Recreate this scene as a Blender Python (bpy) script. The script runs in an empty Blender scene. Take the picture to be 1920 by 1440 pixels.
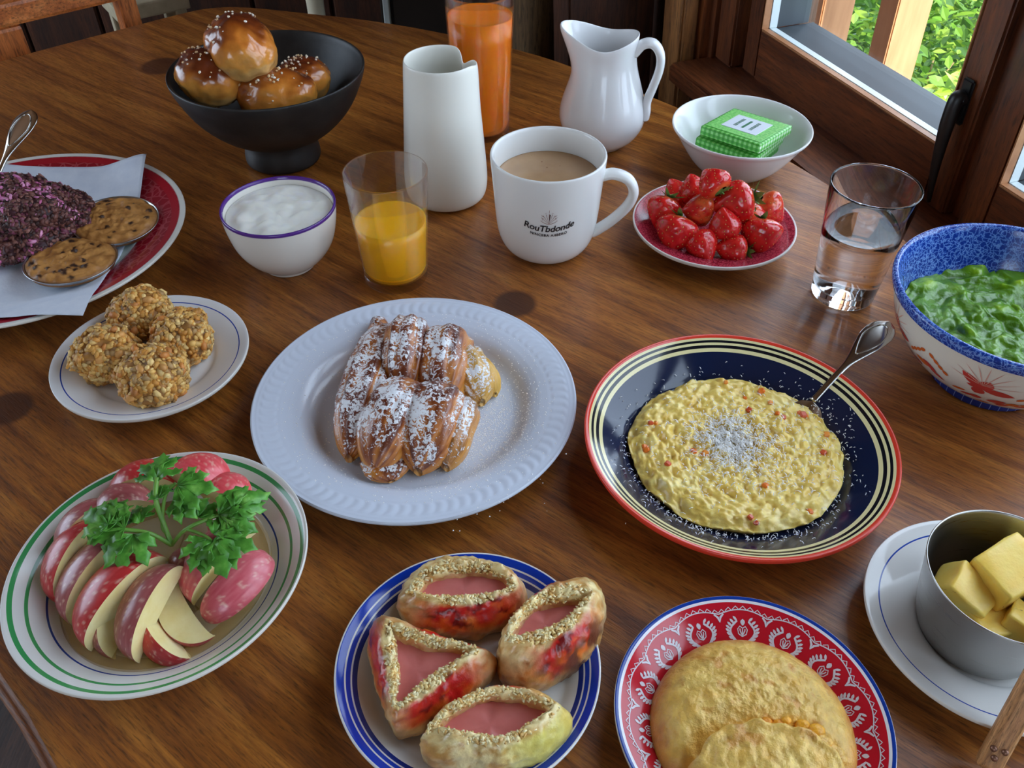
import bpy, bmesh, math, random
import numpy as np
from mathutils import Vector, Matrix, noise, Euler

S = bpy.context.scene
C = S.collection
PI = math.pi
R = math.radians

# ------------------------------------------------------------------ camera
CAM_H = 0.45                      # camera height above the table top (table top is z = 0)
F_PX = 1630.13
PITCH = R(42.858)
cam_d = bpy.data.cameras.new('camera')
cam_d.sensor_width = 36.0
cam_d.lens = 36.0 * F_PX / 1920.0
cam_d.clip_start = 0.01
cam = bpy.data.objects.new('camera', cam_d)
C.objects.link(cam)
cam.location = (0, 0, CAM_H)
cam.rotation_euler = (PI / 2 - PITCH, 0, 0)
S.camera = cam

# ------------------------------------------------------------------ sky, sun, exposure
W_U = Vector((-0.350, 0.937, 0.0)).normalized()      # along the window wall, away from the camera
W_N = Vector((W_U.y, -W_U.x, 0.0))                   # out through the window wall
world = bpy.data.worlds.new('world')
S.world = world
world.use_nodes = True
bg = world.node_tree.nodes['Background']
bg.inputs['Color'].default_value = (0.66, 0.81, 1.0, 1)
bg.inputs['Strength'].default_value = 1.0
sun_d = bpy.data.lights.new('sun', 'SUN')
sun_d.energy = 1.7
sun_d.angle = R(1.5)
sun_d.color = (1.0, 0.93, 0.78)
sun = bpy.data.objects.new('sun', sun_d)
C.objects.link(sun)
to_sun = (-W_U * 0.72 - W_N * 0.06 + Vector((0, 0, 0.70))).normalized()
sun.rotation_euler = to_sun.to_track_quat('Z', 'Y').to_euler()

def portal(p, facing, w, h):
    """light portal: only guides the sampling of the sky through a wall opening"""
    d = bpy.data.lights.new('window_portal', 'AREA')
    d.shape = 'RECTANGLE'; d.size = w; d.size_y = h
    d.cycles.is_portal = True
    o = bpy.data.objects.new('window_portal', d)
    C.objects.link(o)
    o.location = p
    o.rotation_euler = (-Vector(facing)).to_track_quat('Z', 'Y').to_euler()

S.view_settings.view_transform = 'Standard'
S.view_settings.look = 'None'
S.view_settings.gamma = 1.0
S.view_settings.use_curve_mapping = False
S.view_settings.exposure = 2.42
S.cycles.max_bounces = 10
S.cycles.transparent_max_bounces = 12
S.cycles.sample_clamp_indirect = 6.0

# ------------------------------------------------------------------ helpers
def at(px, py, z=0.0):
    """point of the photographed scene at height z seen at a pixel of the 1920x1440 frame"""
    X = (px - 960) / F_PX; Y = (py - 720) / F_PX
    d = Vector((X, math.cos(PITCH) - Y * math.sin(PITCH), -math.sin(PITCH) - Y * math.cos(PITCH)))
    s = (z - CAM_H) / d.z
    return Vector((d.x * s, d.y * s, z))

def onplane(px, py, p0, n):
    X = (px - 960) / F_PX; Y = (py - 720) / F_PX
    d = Vector((X, math.cos(PITCH) - Y * math.sin(PITCH), -math.sin(PITCH) - Y * math.cos(PITCH)))
    o = Vector((0, 0, CAM_H)); n = Vector(n)
    return o + d * ((Vector(p0) - o).dot(n) / d.dot(n))

def lin(c):
    c /= 255.0
    return c / 12.92 if c <= 0.04045 else ((c + 0.055) / 1.055) ** 2.4
def rgb(r, g, b):
    return (lin(r), lin(g), lin(b), 1.0)

def new_mat(name, rough=0.5, color=(0.8, 0.8, 0.8, 1), spec=0.5, coat=0.0, sss=0.0, sss_r=(1, .5, .3), sss_s=0.01, metal=0.0):
    m = bpy.data.materials.new(name)
    m.use_nodes = True
    b = m.node_tree.nodes['Principled BSDF']
    b.inputs['Base Color'].default_value = color
    b.inputs['Roughness'].default_value = rough
    b.inputs['Specular IOR Level'].default_value = spec
    b.inputs['Coat Weight'].default_value = coat
    b.inputs['Coat Roughness'].default_value = 0.08
    b.inputs['Metallic'].default_value = metal
    if sss > 0:
        b.inputs['Subsurface Weight'].default_value = sss
        b.inputs['Subsurface Radius'].default_value = sss_r
        b.inputs['Subsurface Scale'].default_value = sss_s
    return m, m.node_tree, b

class NT:
    """terse node building"""
    def __init__(s, nt): s.nt = nt
    def n(s, t, **kw):
        q = s.nt.nodes.new(t)
        for k, v in kw.items():
            if k in q.inputs: q.inputs[k].default_value = v
            else: setattr(q, k, v)
        return q
    def l(s, a, b): s.nt.links.new(a, b)
    def coord(s, scale=(1, 1, 1), rot=(0, 0, 0), loc=(0, 0, 0), kind='Object'):
        t = s.n('ShaderNodeTexCoord'); m = s.n('ShaderNodeMapping')
        m.inputs['Scale'].default_value = scale; m.inputs['Rotation'].default_value = rot; m.inputs['Location'].default_value = loc
        s.l(t.outputs[kind], m.inputs['Vector'])
        return m.outputs['Vector']
    def noise(s, vec, scale, detail=4, rough=0.55, dist=0.0):
        q = s.n('ShaderNodeTexNoise')
        q.inputs['Scale'].default_value = scale; q.inputs['Detail'].default_value = detail
        q.inputs['Roughness'].default_value = rough; q.inputs['Distortion'].default_value = dist
        s.l(vec, q.inputs['Vector'])
        return q.outputs['Fac']
    def voronoi(s, vec, scale, feature='F1', out='Distance', rnd=1.0):
        q = s.n('ShaderNodeTexVoronoi'); q.feature = feature
        q.inputs['Scale'].default_value = scale; q.inputs['Randomness'].default_value = rnd
        s.l(vec, q.inputs['Vector'])
        return q.outputs[out]
    def ramp(s, fac, stops, interp='LINEAR'):
        q = s.n('ShaderNodeValToRGB'); cr = q.color_ramp; cr.interpolation = interp
        while len(cr.elements) < len(stops): cr.elements.new(0.5)
        for e, (p, c) in zip(cr.elements, sorted(stops, key=lambda a: a[0])):
            e.position = p
            e.color = c if not isinstance(c, (int, float)) else (c, c, c, 1)
        s.l(fac, q.inputs['Fac'])
        return q.outputs['Color']
    def math(s, op, a, b=None, clamp=False):
        q = s.n('ShaderNodeMath'); q.operation = op; q.use_clamp = clamp
        for i, v in enumerate((a, b)):
            if v is None: continue
            if isinstance(v, (int, float)): q.inputs[i].default_value = v
            else: s.l(v, q.inputs[i])
        return q.outputs[0]
    def mix(s, fac, a, b, mode='MIX'):
        q = s.n('ShaderNodeMix'); q.data_type = 'RGBA'; q.blend_type = mode
        for k, v in ((0, fac), (6, a), (7, b)):
            if isinstance(v, (int, float)): q.inputs[k].default_value = v
            elif isinstance(v, tuple): q.inputs[k].default_value = v
            else: s.l(v, q.inputs[k])
        return q.outputs[2]
    def bump(s, height, strength, dist, bsdf, prev=None):
        q = s.n('ShaderNodeBump'); q.inputs['Strength'].default_value = strength; q.inputs['Distance'].default_value = dist
        s.l(height, q.inputs['Height'])
        if prev is not None: s.l(prev, q.inputs['Normal'])
        s.l(q.outputs['Normal'], bsdf.inputs['Normal'])
        return q.outputs['Normal']
    def attr(s, name='Col'):
        q = s.n('ShaderNodeAttribute'); q.attribute_name = name
        return q.outputs['Color']
    def radius(s):
        t = s.n('ShaderNodeTexCoord'); x = s.n('ShaderNodeSeparateXYZ')
        s.l(t.outputs['Object'], x.inputs[0])
        return s.math('SQRT', s.math('ADD', s.math('MULTIPLY', x.outputs[0], x.outputs[0]), s.math('MULTIPLY', x.outputs[1], x.outputs[1])))

def noise_mat(name, stops, scale=40, detail=4, rough=0.5, bump=0.0, bscale=None, bdist=0.001, vscale=(1, 1, 1), dist=0.0, **kw):
    m, nt, b = new_mat(name, rough, **kw)
    T = NT(nt); v = T.coord(scale=vscale)
    T.l(T.ramp(T.noise(v, scale, detail, 0.6, dist), stops), b.inputs['Base Color'])
    if bump: T.bump(T.noise(v, bscale or scale * 2, 5), bump, bdist, b)
    return m

def vc_mat(name, rough=0.5, bump=0.0, bscale=300, bdist=0.0008, var=0.0, vscale=90, **kw):
    """colour from the mesh's own colour attribute, with a little procedural variation"""
    m, nt, b = new_mat(name, rough, **kw)
    T = NT(nt); v = T.coord(); col = T.attr()
    if var:
        f = T.ramp(T.noise(v, vscale, 5), [(0.3, 1 - var), (0.7, 1 + var)])
        col = T.mix(1.0, col, f, 'MULTIPLY')
    T.l(col, b.inputs['Base Color'])
    if bump: T.bump(T.noise(v, bscale, 5), bump, bdist, b)
    return m

def glass_mat(name, color=(1, 1, 1, 1), ior=1.45, rough=0.0):
    m, nt, b = new_mat(name, rough, color)
    b.inputs['Transmission Weight'].default_value = 1.0
    b.inputs['IOR'].default_value = ior
    return m

def mesh_obj(name, verts, faces, mats=None, parent=None, smooth=True, mi=None, cols=None, loc=(0, 0, 0)):
    me = bpy.data.meshes.new(name)
    if isinstance(verts, np.ndarray): verts = verts.tolist()
    if isinstance(faces, np.ndarray): faces = faces.tolist()
    me.from_pydata(verts, [], faces)
    mats = mats if isinstance(mats, (list, tuple)) else [mats]
    for m in mats:
        if m is not None: me.materials.append(m)
    if smooth: me.polygons.foreach_set('use_smooth', [True] * len(me.polygons))
    if mi is not None: me.polygons.foreach_set('material_index', list(mi))
    if cols is not None:
        a = me.color_attributes.new('Col', 'FLOAT_COLOR', 'POINT')
        c = np.ones((len(me.vertices), 4), dtype=np.float32)
        c[:, :3] = np.asarray(cols, dtype=np.float32)[:, :3]
        a.data.foreach_set('color', c.ravel())
    me.update()
    o = bpy.data.objects.new(name, me)
    C.objects.link(o)
    o.location = loc
    if parent is not None: o.parent = parent
    return o

def tag(o, label, cat, group=None, kind=None):
    o['label'] = label; o['category'] = cat
    if group: o['group'] = group
    if kind: o['kind'] = kind
    return o
def thing(name, label, cat, loc=(0, 0, 0), rz=0.0, group=None):
    o = bpy.data.objects.new(name, None); C.objects.link(o)
    o.empty_display_size = 0.02
    o.location = loc; o.rotation_euler = (0, 0, rz)
    return tag(o, label, cat, group)
def structure(o): o['kind'] = 'structure'; return o
def stuff(o): o['kind'] = 'stuff'; return o

def ck(pts, it=2):
    """Chaikin corner cutting, end points kept"""
    p = [tuple(q) for q in pts]
    for _ in range(it):
        n = [p[0]]
        for a, b in zip(p[:-1], p[1:]):
            n.append(tuple(0.75 * x + 0.25 * y for x, y in zip(a, b)))
            n.append(tuple(0.25 * x + 0.75 * y for x, y in zip(a, b)))
        n.append(p[-1]); p = n
    return p

def lathe(prof, seg=96, fn=None, split=None):
    """surface of revolution; split(i) -> material index of profile segment i"""
    V = []; rows = []
    for i, (r, z) in enumerate(prof):
        if r < 1e-6:
            rows.append([len(V)]); V.append((0.0, 0.0, z))
        else:
            rows.append(list(range(len(V), len(V) + seg)))
            for k in range(seg):
                a = 2 * PI * k / seg
                p = (r * math.cos(a), r * math.sin(a), z)
                V.append(fn(r, a, z, i) if fn else p)
    Fc = []; mi = []
    for i in range(len(rows) - 1):
        a, b = rows[i], rows[i + 1]
        for k in range(seg):
            k2 = (k + 1) % seg
            if len(a) == 1 and len(b) == 1: continue
            if len(a) == 1: Fc.append((a[0], b[k2], b[k]))
            elif len(b) == 1: Fc.append((a[k], a[k2], b[0]))
            else: Fc.append((a[k], a[k2], b[k2], b[k]))
            mi.append(split(i) if split else 0)
    return V, Fc, mi

_ico = {}
def ico(sub):
    if sub not in _ico:
        bm = bmesh.new(); bmesh.ops.create_icosphere(bm, subdivisions=sub, radius=1.0)
        bm.verts.ensure_lookup_table()
        _ico[sub] = (np.array([v.co[:] for v in bm.verts]), np.array([[v.index for v in f.verts] for f in bm.faces]))
        bm.free()
    v, f = _ico[sub]
    return v.copy(), f.copy()

def fbm(p, s, o=4, seed=0.0):
    return noise.fractal(Vector((p[0] * s + seed, p[1] * s + seed * 1.7, p[2] * s - seed)), 1.0, 2.0, o)
def tnoise(p, s, seed=0.0):
    return noise.noise(Vector((p[0] * s + seed, p[1] * s + seed * 1.7, p[2] * s - seed)))
def lerp3(a, b, t):
    t = max(0.0, min(1.0, t))
    return tuple(x + (y - x) * t for x, y in zip(a[:3], b[:3]))
def sstep(a, b, x):
    t = max(0.0, min(1.0, (x - a) / (b - a)))
    return t * t * (3 - 2 * t)

def join(parts):
    """list of (verts array, faces array[, cols]) -> one"""
    V = []; Fc = []; K = []; o = 0
    for q in parts:
        v = np.asarray(q[0]); V.append(v)
        Fc += [tuple(int(i) + o for i in f) for f in q[1]]
        if len(q) > 2:
            c = np.asarray(q[2])
            K.append(np.tile(c[:3], (len(v), 1)) if c.ndim == 1 else c[:, :3])
        o += len(v)
    return np.concatenate(V), Fc, (np.concatenate(K) if K else None)

def rand_rot(rng):
    return np.array(Euler((rng.uniform(0, 6.28), rng.uniform(0, 6.28), rng.uniform(0, 6.28))).to_matrix())
def align(nrm, rng):
    q = Vector(nrm).to_track_quat('Z', 'Y').to_matrix() @ Euler((0, 0, rng.uniform(0, 6.28))).to_matrix()
    return np.array(q)

def box_v(x0, x1, y0, y1, z0, z1):
    v = np.array([(x, y, z) for z in (z0, z1) for y in (y0, y1) for x in (x0, x1)])
    f = [(0, 2, 3, 1), (4, 5, 7, 6), (0, 1, 5, 4), (2, 6, 7, 3), (0, 4, 6, 2), (1, 3, 7, 5)]
    return v, f

def bevel_box(sx, sy, sz, bev=0.003, seg=2, jitter=0.0, rng=None, cuts=0):
    bm = bmesh.new(); bmesh.ops.create_cube(bm, size=1.0)
    for v in bm.verts: v.co = (v.co.x * sx, v.co.y * sy, v.co.z * sz)
    if cuts: bmesh.ops.subdivide_edges(bm, edges=bm.edges[:], cuts=cuts, use_grid_fill=True)
    sharp = [e for e in bm.edges if len(e.link_faces) == 2 and e.calc_face_angle(0) > 0.5]
    bmesh.ops.bevel(bm, geom=sharp, offset=bev, segments=seg, affect='EDGES', profile=0.6)
    if jitter:
        for v in bm.verts: v.co += Vector([tnoise(v.co, 90, s) * jitter for s in (0, 7, 13)])
    bm.verts.ensure_lookup_table()
    out = (np.array([v.co[:] for v in bm.verts]), [tuple(v.index for v in f.verts) for f in bm.faces])
    bm.free()
    return out

def tube(pts, radii, seg=12, flat=None, cap=True):
    """tube through points; radii scalar or list; flat = (nx,ny) cross-section scales"""
    P = [Vector(p) for p in pts]; n = len(P)
    if isinstance(radii, (int, float)): radii = [radii] * n
    V = []; Fc = []
    up = Vector((0, 0, 1)); side0 = None
    for i in range(n):
        t = (P[min(i + 1, n - 1)] - P[max(i - 1, 0)]).normalized()
        if side0 is None:
            s = t.cross(up)
            if s.length < 1e-3: s = Vector((1, 0, 0))
        else:
            s = side0 - t * side0.dot(t)
        s.normalize(); side0 = s
        w = s.cross(t).normalized()
        fx, fy = flat[i] if isinstance(flat, list) else (flat or (1, 1))
        for k in range(seg):
            a = 2 * PI * k / seg
            V.append(tuple(P[i] + s * (math.cos(a) * radii[i] * fx) + w * (math.sin(a) * radii[i] * fy)))
    for i in range(n - 1):
        for k in range(seg):
            k2 = (k + 1) % seg
            Fc.append((i * seg + k, i * seg + k2, (i + 1) * seg + k2, (i + 1) * seg + k))
    if cap:
        V.append(tuple(P[0])); V.append(tuple(P[-1]))
        for k in range(seg):
            k2 = (k + 1) % seg
            Fc.append((len(V) - 2, k2, k)); Fc.append((len(V) - 1, (n - 1) * seg + k, (n - 1) * seg + k2))
    return np.array(V), Fc

def spline(pts, n=8):
    """Catmull-Rom through points (any dimension)"""
    p = [np.array(q, dtype=float) for q in pts]
    p = [2 * p[0] - p[1]] + p + [2 * p[-1] - p[-2]]
    out = []
    for i in range(1, len(p) - 2):
        for k in range(n):
            t = k / n
            a, b, c, d = p[i - 1], p[i], p[i + 1], p[i + 2]
            out.append(0.5 * ((2 * b) + (c - a) * t + (2 * a - 5 * b + 4 * c - d) * t * t + (3 * b - a - 3 * c + d) * t ** 3))
    out.append(p[-2])
    return out

def subpart(child, part):
    """move a piece one level down: it belongs to a part"""
    child.parent = part; child.location = Vector(child.location) - Vector(part.location)
    return child

def shift(v, d):
    return np.asarray(v) - np.array(tuple(d))

# ------------------------------------------------------------------ shared materials
def ceramic(name, color, rough=0.12):
    m, nt, b = new_mat(name, rough, color, spec=0.5)
    return m
M_WHITE = ceramic('white_glaze', (0.78, 0.78, 0.77, 1))
M_CREAM = ceramic('cream_glaze', (0.80, 0.78, 0.70, 1), 0.25)
M_BONE = ceramic('bone_glaze', (0.74, 0.70, 0.63, 1), 0.15)

def wood_mat(name, dark, mid, light, rz=0.0, rough=0.4, stretch=14, scale=1.0, axis='X', coat=0.0, knots=(), boards=0.0):
    m, nt, b = new_mat(name, rough, coat=coat)
    T = NT(nt)
    sc = {'X': (1, stretch, stretch), 'Y': (stretch, 1, stretch), 'Z': (stretch, stretch, 1)}[axis]
    t = T.n('ShaderNodeTexCoord')
    m1 = T.n('ShaderNodeMapping'); m1.inputs['Rotation'].default_value = (0, 0, rz)
    T.l(t.outputs['Object'], m1.inputs['Vector'])
    m2 = T.n('ShaderNodeMapping'); m2.inputs['Scale'].default_value = sc
    T.l(m1.outputs['Vector'], m2.inputs['Vector'])
    v = m2.outputs['Vector']
    big = T.noise(v, 2.2 * scale, 4, 0.6, 0.6)
    fine = T.noise(v, 14 * scale, 6, 0.7, 0.2)
    m3 = T.n('ShaderNodeMapping'); m3.inputs['Scale'].default_value = tuple(c * 8 if c == 1 else c * 6.5 for c in sc)
    T.l(m1.outputs['Vector'], m3.inputs['Vector'])
    pore = T.noise(m3.outputs['Vector'], 4.5 * scale, 3, 0.6)
    col = T.ramp(big, [(0.30, dark), (0.52, mid), (0.72, light)])
    col = T.mix(0.8, col, T.ramp(fine, [(0.33, 0.45), (0.5, 0.95), (0.67, 1.35)]), 'MULTIPLY')
    col = T.mix(0.75, col, T.ramp(pore, [(0.33, 0.30), (0.46, 1.0), (1, 1.05)]), 'MULTIPLY')
    # blotchy old finish
    cl = T.noise(t.outputs['Object'], 5.0, 3, 0.5)
    col = T.mix(0.5, col, T.ramp(cl, [(0.3, 0.75), (0.7, 1.2)]), 'MULTIPLY')
    if boards:
        x = T.n('ShaderNodeSeparateXYZ'); T.l(m1.outputs['Vector'], x.inputs[0])
        idx = T.math('FLOOR', T.math('DIVIDE', x.outputs[1], boards))
        wn = T.n('ShaderNodeTexWhiteNoise'); wn.noise_dimensions = '1D'; T.l(idx, wn.inputs['W'])
        col = T.mix(0.6, col, T.ramp(wn.outputs['Value'], [(0, 0.8), (1, 1.15)]), 'MULTIPLY')
    for (kx, ky, kr) in knots:
        x = T.n('ShaderNodeVectorMath'); x.operation = 'DISTANCE'
        T.l(t.outputs['Object'], x.inputs[0]); x.inputs[1].default_value = (kx, ky, 0)
        d = T.math('ADD', T.math('DIVIDE', x.outputs['Value'], kr), T.math('MULTIPLY', T.math('SUBTRACT', cl, 0.5), 0.5))
        col = T.mix(T.ramp(d, [(0.75, 0.9), (1.0, 0.0)]), col, (dark[0] * 0.35, dark[1] * 0.3, dark[2] * 0.35, 1))
    T.l(col, b.inputs['Base Color'])
    T.l(T.ramp(fine, [(0.3, rough + 0.12), (0.7, rough - 0.05)]), b.inputs['Roughness'])
    T.bump(T.math('ADD', T.math('MULTIPLY', pore, 0.6), T.math('MULTIPLY', fine, 0.5)), 0.25, 0.0012, b)
    return m

# ================================================================== THE SETTING
FLOOR_Z = -0.75
CEIL_Z = 1.65
WALL_N = 0.687            # inner face of the window sashes, measured along W_N
ZA = 0.0302               # lower edge of the glass
ZB = -0.035               # sill top
LEAN = 0.05
def WP(t, n, z):
    return W_U * t + W_N * (n - LEAN * (z - ZA)) + Vector((0, 0, z))
def wbox(name, t0, t1, n0, n1, z0, z1, mat, parent=None, bev=0.0):
    V = [tuple(WP(t, n, z)) for z in (z0, z1) for n in (n0, n1) for t in (t0, t1)]
    F_ = [(0, 1, 3, 2), (4, 6, 7, 5), (0, 4, 5, 1), (2, 3, 7, 6), (0, 2, 6, 4), (1, 5, 7, 3)]
    o = mesh_obj(name, V, F_, mat, parent, smooth=False)
    bm = bmesh.new(); bm.from_mesh(o.data)
    if bev: bmesh.ops.bevel(bm, geom=bm.edges[:], offset=bev, segments=2, affect='EDGES')
    bmesh.ops.recalc_face_normals(bm, faces=bm.faces[:])
    bm.to_mesh(o.data); bm.free()
    return o

M_FRAME = wood_mat('window_wood', rgb(74, 36, 16), rgb(104, 54, 25), rgb(128, 70, 34), rough=0.38, stretch=10, scale=1.5, axis='Z', coat=0.15)
M_RAIL = wood_mat('window_rail_wood', rgb(74, 36, 16), rgb(104, 54, 25), rgb(128, 70, 34), rz=-math.atan2(W_U.y, W_U.x), rough=0.38, stretch=10, scale=1.5, axis='X', coat=0.15)
M_WALL = wood_mat('wall_wood', rgb(52, 26, 13), rgb(72, 37, 19), rgb(90, 48, 24), rough=0.5, stretch=10, scale=1.2, axis='Z')
M_FLOORW = wood_mat('floor_wood', rgb(50, 28, 16), rgb(70, 40, 22), rgb(88, 52, 30), rough=0.5, stretch=12, axis='Y', boards=0.12)
M_PLASTER = noise_mat('warm_plaster', [(0.3, rgb(196, 182, 160)), (0.7, rgb(212, 200, 180))], 12, rough=0.9, bump=0.2)
M_CEIL = wood_mat('ceiling_wood', rgb(120, 78, 44), rgb(150, 102, 60), rgb(172, 122, 76), rough=0.6, stretch=12, axis='Y', boards=0.1)
M_ALU = new_mat('pale_seal', 0.3, rgb(205, 215, 215))[0]
M_GASKET = new_mat('grey_gasket', 0.6, rgb(58, 64, 68))[0]
M_BLACKMETAL = new_mat('black_metal', 0.4, rgb(22, 20, 20))[0]
M_PANE, _nt, _b = new_mat('window_pane_glass', 0.02)
_T = NT(_nt); _tr = _T.n('ShaderNodeBsdfTransparent'); _gl = _T.n('ShaderNodeBsdfGlossy', Roughness=0.02)
_fr = _T.n('ShaderNodeLayerWeight', Blend=0.5); _mx = _T.n('ShaderNodeMixShader')
_fc = _T.math('ADD', _T.math('MULTIPLY', _T.math('POWER', _fr.outputs['Facing'], 5.0), 0.35), 0.03)
_T.l(_fc, _mx.inputs[0]); _T.l(_tr.outputs[0], _mx.inputs[1]); _T.l(_gl.outputs[0], _mx.inputs[2])
_T.l(_mx.outputs[0], _nt.nodes['Material Output'].inputs['Surface'])

def plain_box(name, x0, x1, y0, y1, z0, z1, mat, parent=None, smooth=False):
    v, f = box_v(x0, x1, y0, y1, z0, z1)
    return mesh_obj(name, v, f, mat, parent, smooth=smooth)

# --- floor, ceiling, walls
def slab(name, z0, z1, mat):
    def xw(y): return (0.72 - y * W_N.y) / W_N.x
    q = [(-2.4, -2.1), (xw(-2.1), -2.1), (xw(2.12), 2.12), (-2.4, 2.12)]
    V = [(x, y, z0) for x, y in q] + [(x, y, z1) for x, y in q]
    return structure(mesh_obj(name, V, [(3, 2, 1, 0), (4, 5, 6, 7), (0, 1, 5, 4), (1, 2, 6, 5), (2, 3, 7, 6), (3, 0, 4, 7)], mat, smooth=False))
slab('floor', FLOOR_Z - 0.05, FLOOR_Z, M_FLOORW)
slab('ceiling', CEIL_Z, CEIL_Z + 0.06, M_CEIL)
wl = structure(plain_box('wall_left', -2.46, -2.4, -2.1, 0.2, FLOOR_Z, CEIL_Z, M_PLASTER))
plain_box('wall_section', -2.46, -2.4, 1.8, 2.12, FLOOR_Z, CEIL_Z, M_PLASTER, wl)
plain_box('wall_section', -2.46, -2.4, 0.2, 1.8, FLOOR_Z, 0.0, M_PLASTER, wl)
plain_box('wall_section', -2.46, -2.4, 0.2, 1.8, 1.35, CEIL_Z, M_PLASTER, wl)
portal((-2.43, 1.0, 0.675), (1, 0, 0), 1.6, 1.35)  # opening added in the unseen left wall to lighten the table's far left

# back wall of upright boards
wb = structure(plain_box('wall_back', -2.4, -0.03, 2.06, 2.12, FLOOR_Z, CEIL_Z, M_WALL))
board_me = None
for k in range(13):
    x = -2.30 + k * 0.18
    if board_me is None:
        v, f = bevel_box(0.174, 0.02, CEIL_Z - FLOOR_Z - 0.002, 0.004, 1)
        b_ = mesh_obj('board', v, f, M_WALL, wb, smooth=False, loc=(x, 2.05, (CEIL_Z + FLOOR_Z) / 2)); board_me = b_.data
    else:
        b_ = bpy.data.objects.new('board', board_me); C.objects.link(b_); b_.parent = wb; b_.location = (x, 2.05, (CEIL_Z + FLOOR_Z) / 2)

# unseen wall behind the camera, its opening added for fill light
wf = structure(plain_box('wall_front', -2.4, -0.75, -2.16, -2.1, FLOOR_Z, CEIL_Z, M_PLASTER))
plain_box('wall_section', 0.15, 1.6, -2.16, -2.1, FLOOR_Z, CEIL_Z, M_PLASTER, wf)
plain_box('wall_section', -0.75, 0.15, -2.16, -2.1, FLOOR_Z, 0.1, M_PLASTER, wf)
plain_box('wall_section', -0.75, 0.15, -2.16, -2.1, 1.1, CEIL_Z, M_PLASTER, wf)
portal((-0.30, -2.13, 0.60), (0, 1, 0), 0.90, 1.0)

# window wall: lower wall, sill, head, corner
T_END = 1.16              # far end of the window wall (corner)
T_NEAR = -1.75
wr = structure(wbox('wall_right', T_NEAR, T_END, 0.70, 0.80, FLOOR_Z, -0.062, M_WALL))
wbox('wall_head', T_NEAR, T_END, 0.695, 0.80, 1.10, CEIL_Z + 0.02, M_WALL, wr)
wbox('wall_section', T_NEAR - 0.6, T_NEAR, 0.66, 0.78, FLOOR_Z, CEIL_Z + 0.02, M_PLASTER, wr)
structure(wbox('trim_1', T_NEAR, 1.02, 0.606, 0.80, -0.062, ZB, M_RAIL, bev=0.004))     # sill board
jb = structure(wbox('trim_2', 0.972, 1.012, 0.672, 0.80, ZB, 1.10, M_FRAME, bev=0.003))  # jamb
wbox('jamb_moulding', 1.012, 1.075, 0.655, 0.80, ZB - 0.03, 1.10, M_FRAME, jb, bev=0.012)
wbox('corner_board', 1.075, 2.14, 0.668, 0.76, FLOOR_Z, CEIL_Z + 0.02, M_WALL, jb, bev=0.003)

def sash(idx, tl, tr, handle):
    """one casement: tl = far outer edge, tr = near outer edge"""
    nm = 'window_%d' % idx
    w = bpy.data.objects.new(nm, None); C.objects.link(w); structure(w)
    d0, d1 = WALL_N, 0.745
    st = 0.0325
    top = 1.08
    wbox('stile', tl - st, tl, d0, d1, ZB, top, M_FRAME, w, bev=0.0025)
    wbox('stile', tr, tr + st, d0, d1, ZB, top, M_FRAME, w, bev=0.0025)
    a, b = tr + st, tl - st
    wbox('bottom_rail', a, b, d0, d1, ZB, ZA - 0.003, M_RAIL, w)
    wbox('rail_edge', a, b, d0 - 0.0004, d0 + 0.009, ZA - 0.003, ZA, noise_edge, w, bev=0.001)
    wbox('top_rail', a, b, d0, d1, top - 0.065, top, M_RAIL, w, bev=0.0025)
    for s in ((a, a + 0.0015), (b - 0.0015, b)):
        wbox('stile_edge', s[0], s[1], d0 - 0.0004, d0 + 0.009, ZA, top - 0.065, noise_edge, w)
    wbox('seal', a, b, d0 + 0.010, d0 + 0.021, ZA - 0.004, ZA - 0.0005, M_ALU, w, bev=0.001)
    for s in ((a, a + 0.002), (b - 0.002, b)):
        wbox('seal', s[0], s[1], d0 + 0.010, d0 + 0.021, ZA, top - 0.065, M_ALU, w)
        wbox('gasket', s[0], s[1], d0 + 0.021, d1 + 0.01, ZA, top - 0.065, M_GASKET, w)
    wbox('gasket', a, b, d0 + 0.021, d1 + 0.02, ZA - 0.006, ZA - 0.0015, M_GASKET, w, bev=0.001)
    wbox('pane', a, b, 0.728, 0.731, ZA - 0.003, top - 0.065, M_PANE, w)
    if handle:
        h = wbox('handle_plate', tr + 0.011, tr + 0.025, d0 - 0.005, d0, 0.060, 0.105, M_BLACKMETAL, w, bev=0.002)
        hp = [WP(tr + 0.018, d0 - 0.004, 0.085), WP(tr + 0.018, d0 - 0.012, 0.087), WP(tr + 0.017, d0 - 0.015, 0.066),
              WP(tr + 0.015, d0 - 0.016, 0.035), WP(tr + 0.012, d0 - 0.016, 0.005), WP(tr + 0.009, d0 - 0.015, -0.020)]
        v, f = tube(spline(hp, 6), [0.0070] * 13 + [0.0070 - 0.00028 * k for k in range(18)], 12)
        mesh_obj('handle', v, f, M_BLACKMETAL, h)
    portal(WP((tl + tr) / 2, 0.75, 0.53), -W_N, tl - tr - 0.07, 0.97)
    return w
noise_edge = noise_mat('pale_wood_edge', [(0.3, rgb(150, 98, 60)), (0.7, rgb(176, 122, 80))], 60, rough=0.45)
sash(1, 0.966, 0.574, True)
sash(2, 0.556, 0.166, False)
wbox('mullion', 0.556, 0.574, WALL_N + 0.012, 0.76, ZB, 1.10, M_FRAME, wr)
for i_, tl in enumerate((0.150, -0.265, -0.680, -1.095)):
    sash(3 + i_, tl, tl - 0.40, False)
    wbox('mullion', tl, tl + 0.015, WALL_N + 0.012, 0.76, ZB, 1.10, M_FRAME, wr)
wbox('wall_section', T_NEAR, -1.495, 0.69, 0.78, ZB, 1.10, M_WALL, wr)

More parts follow.
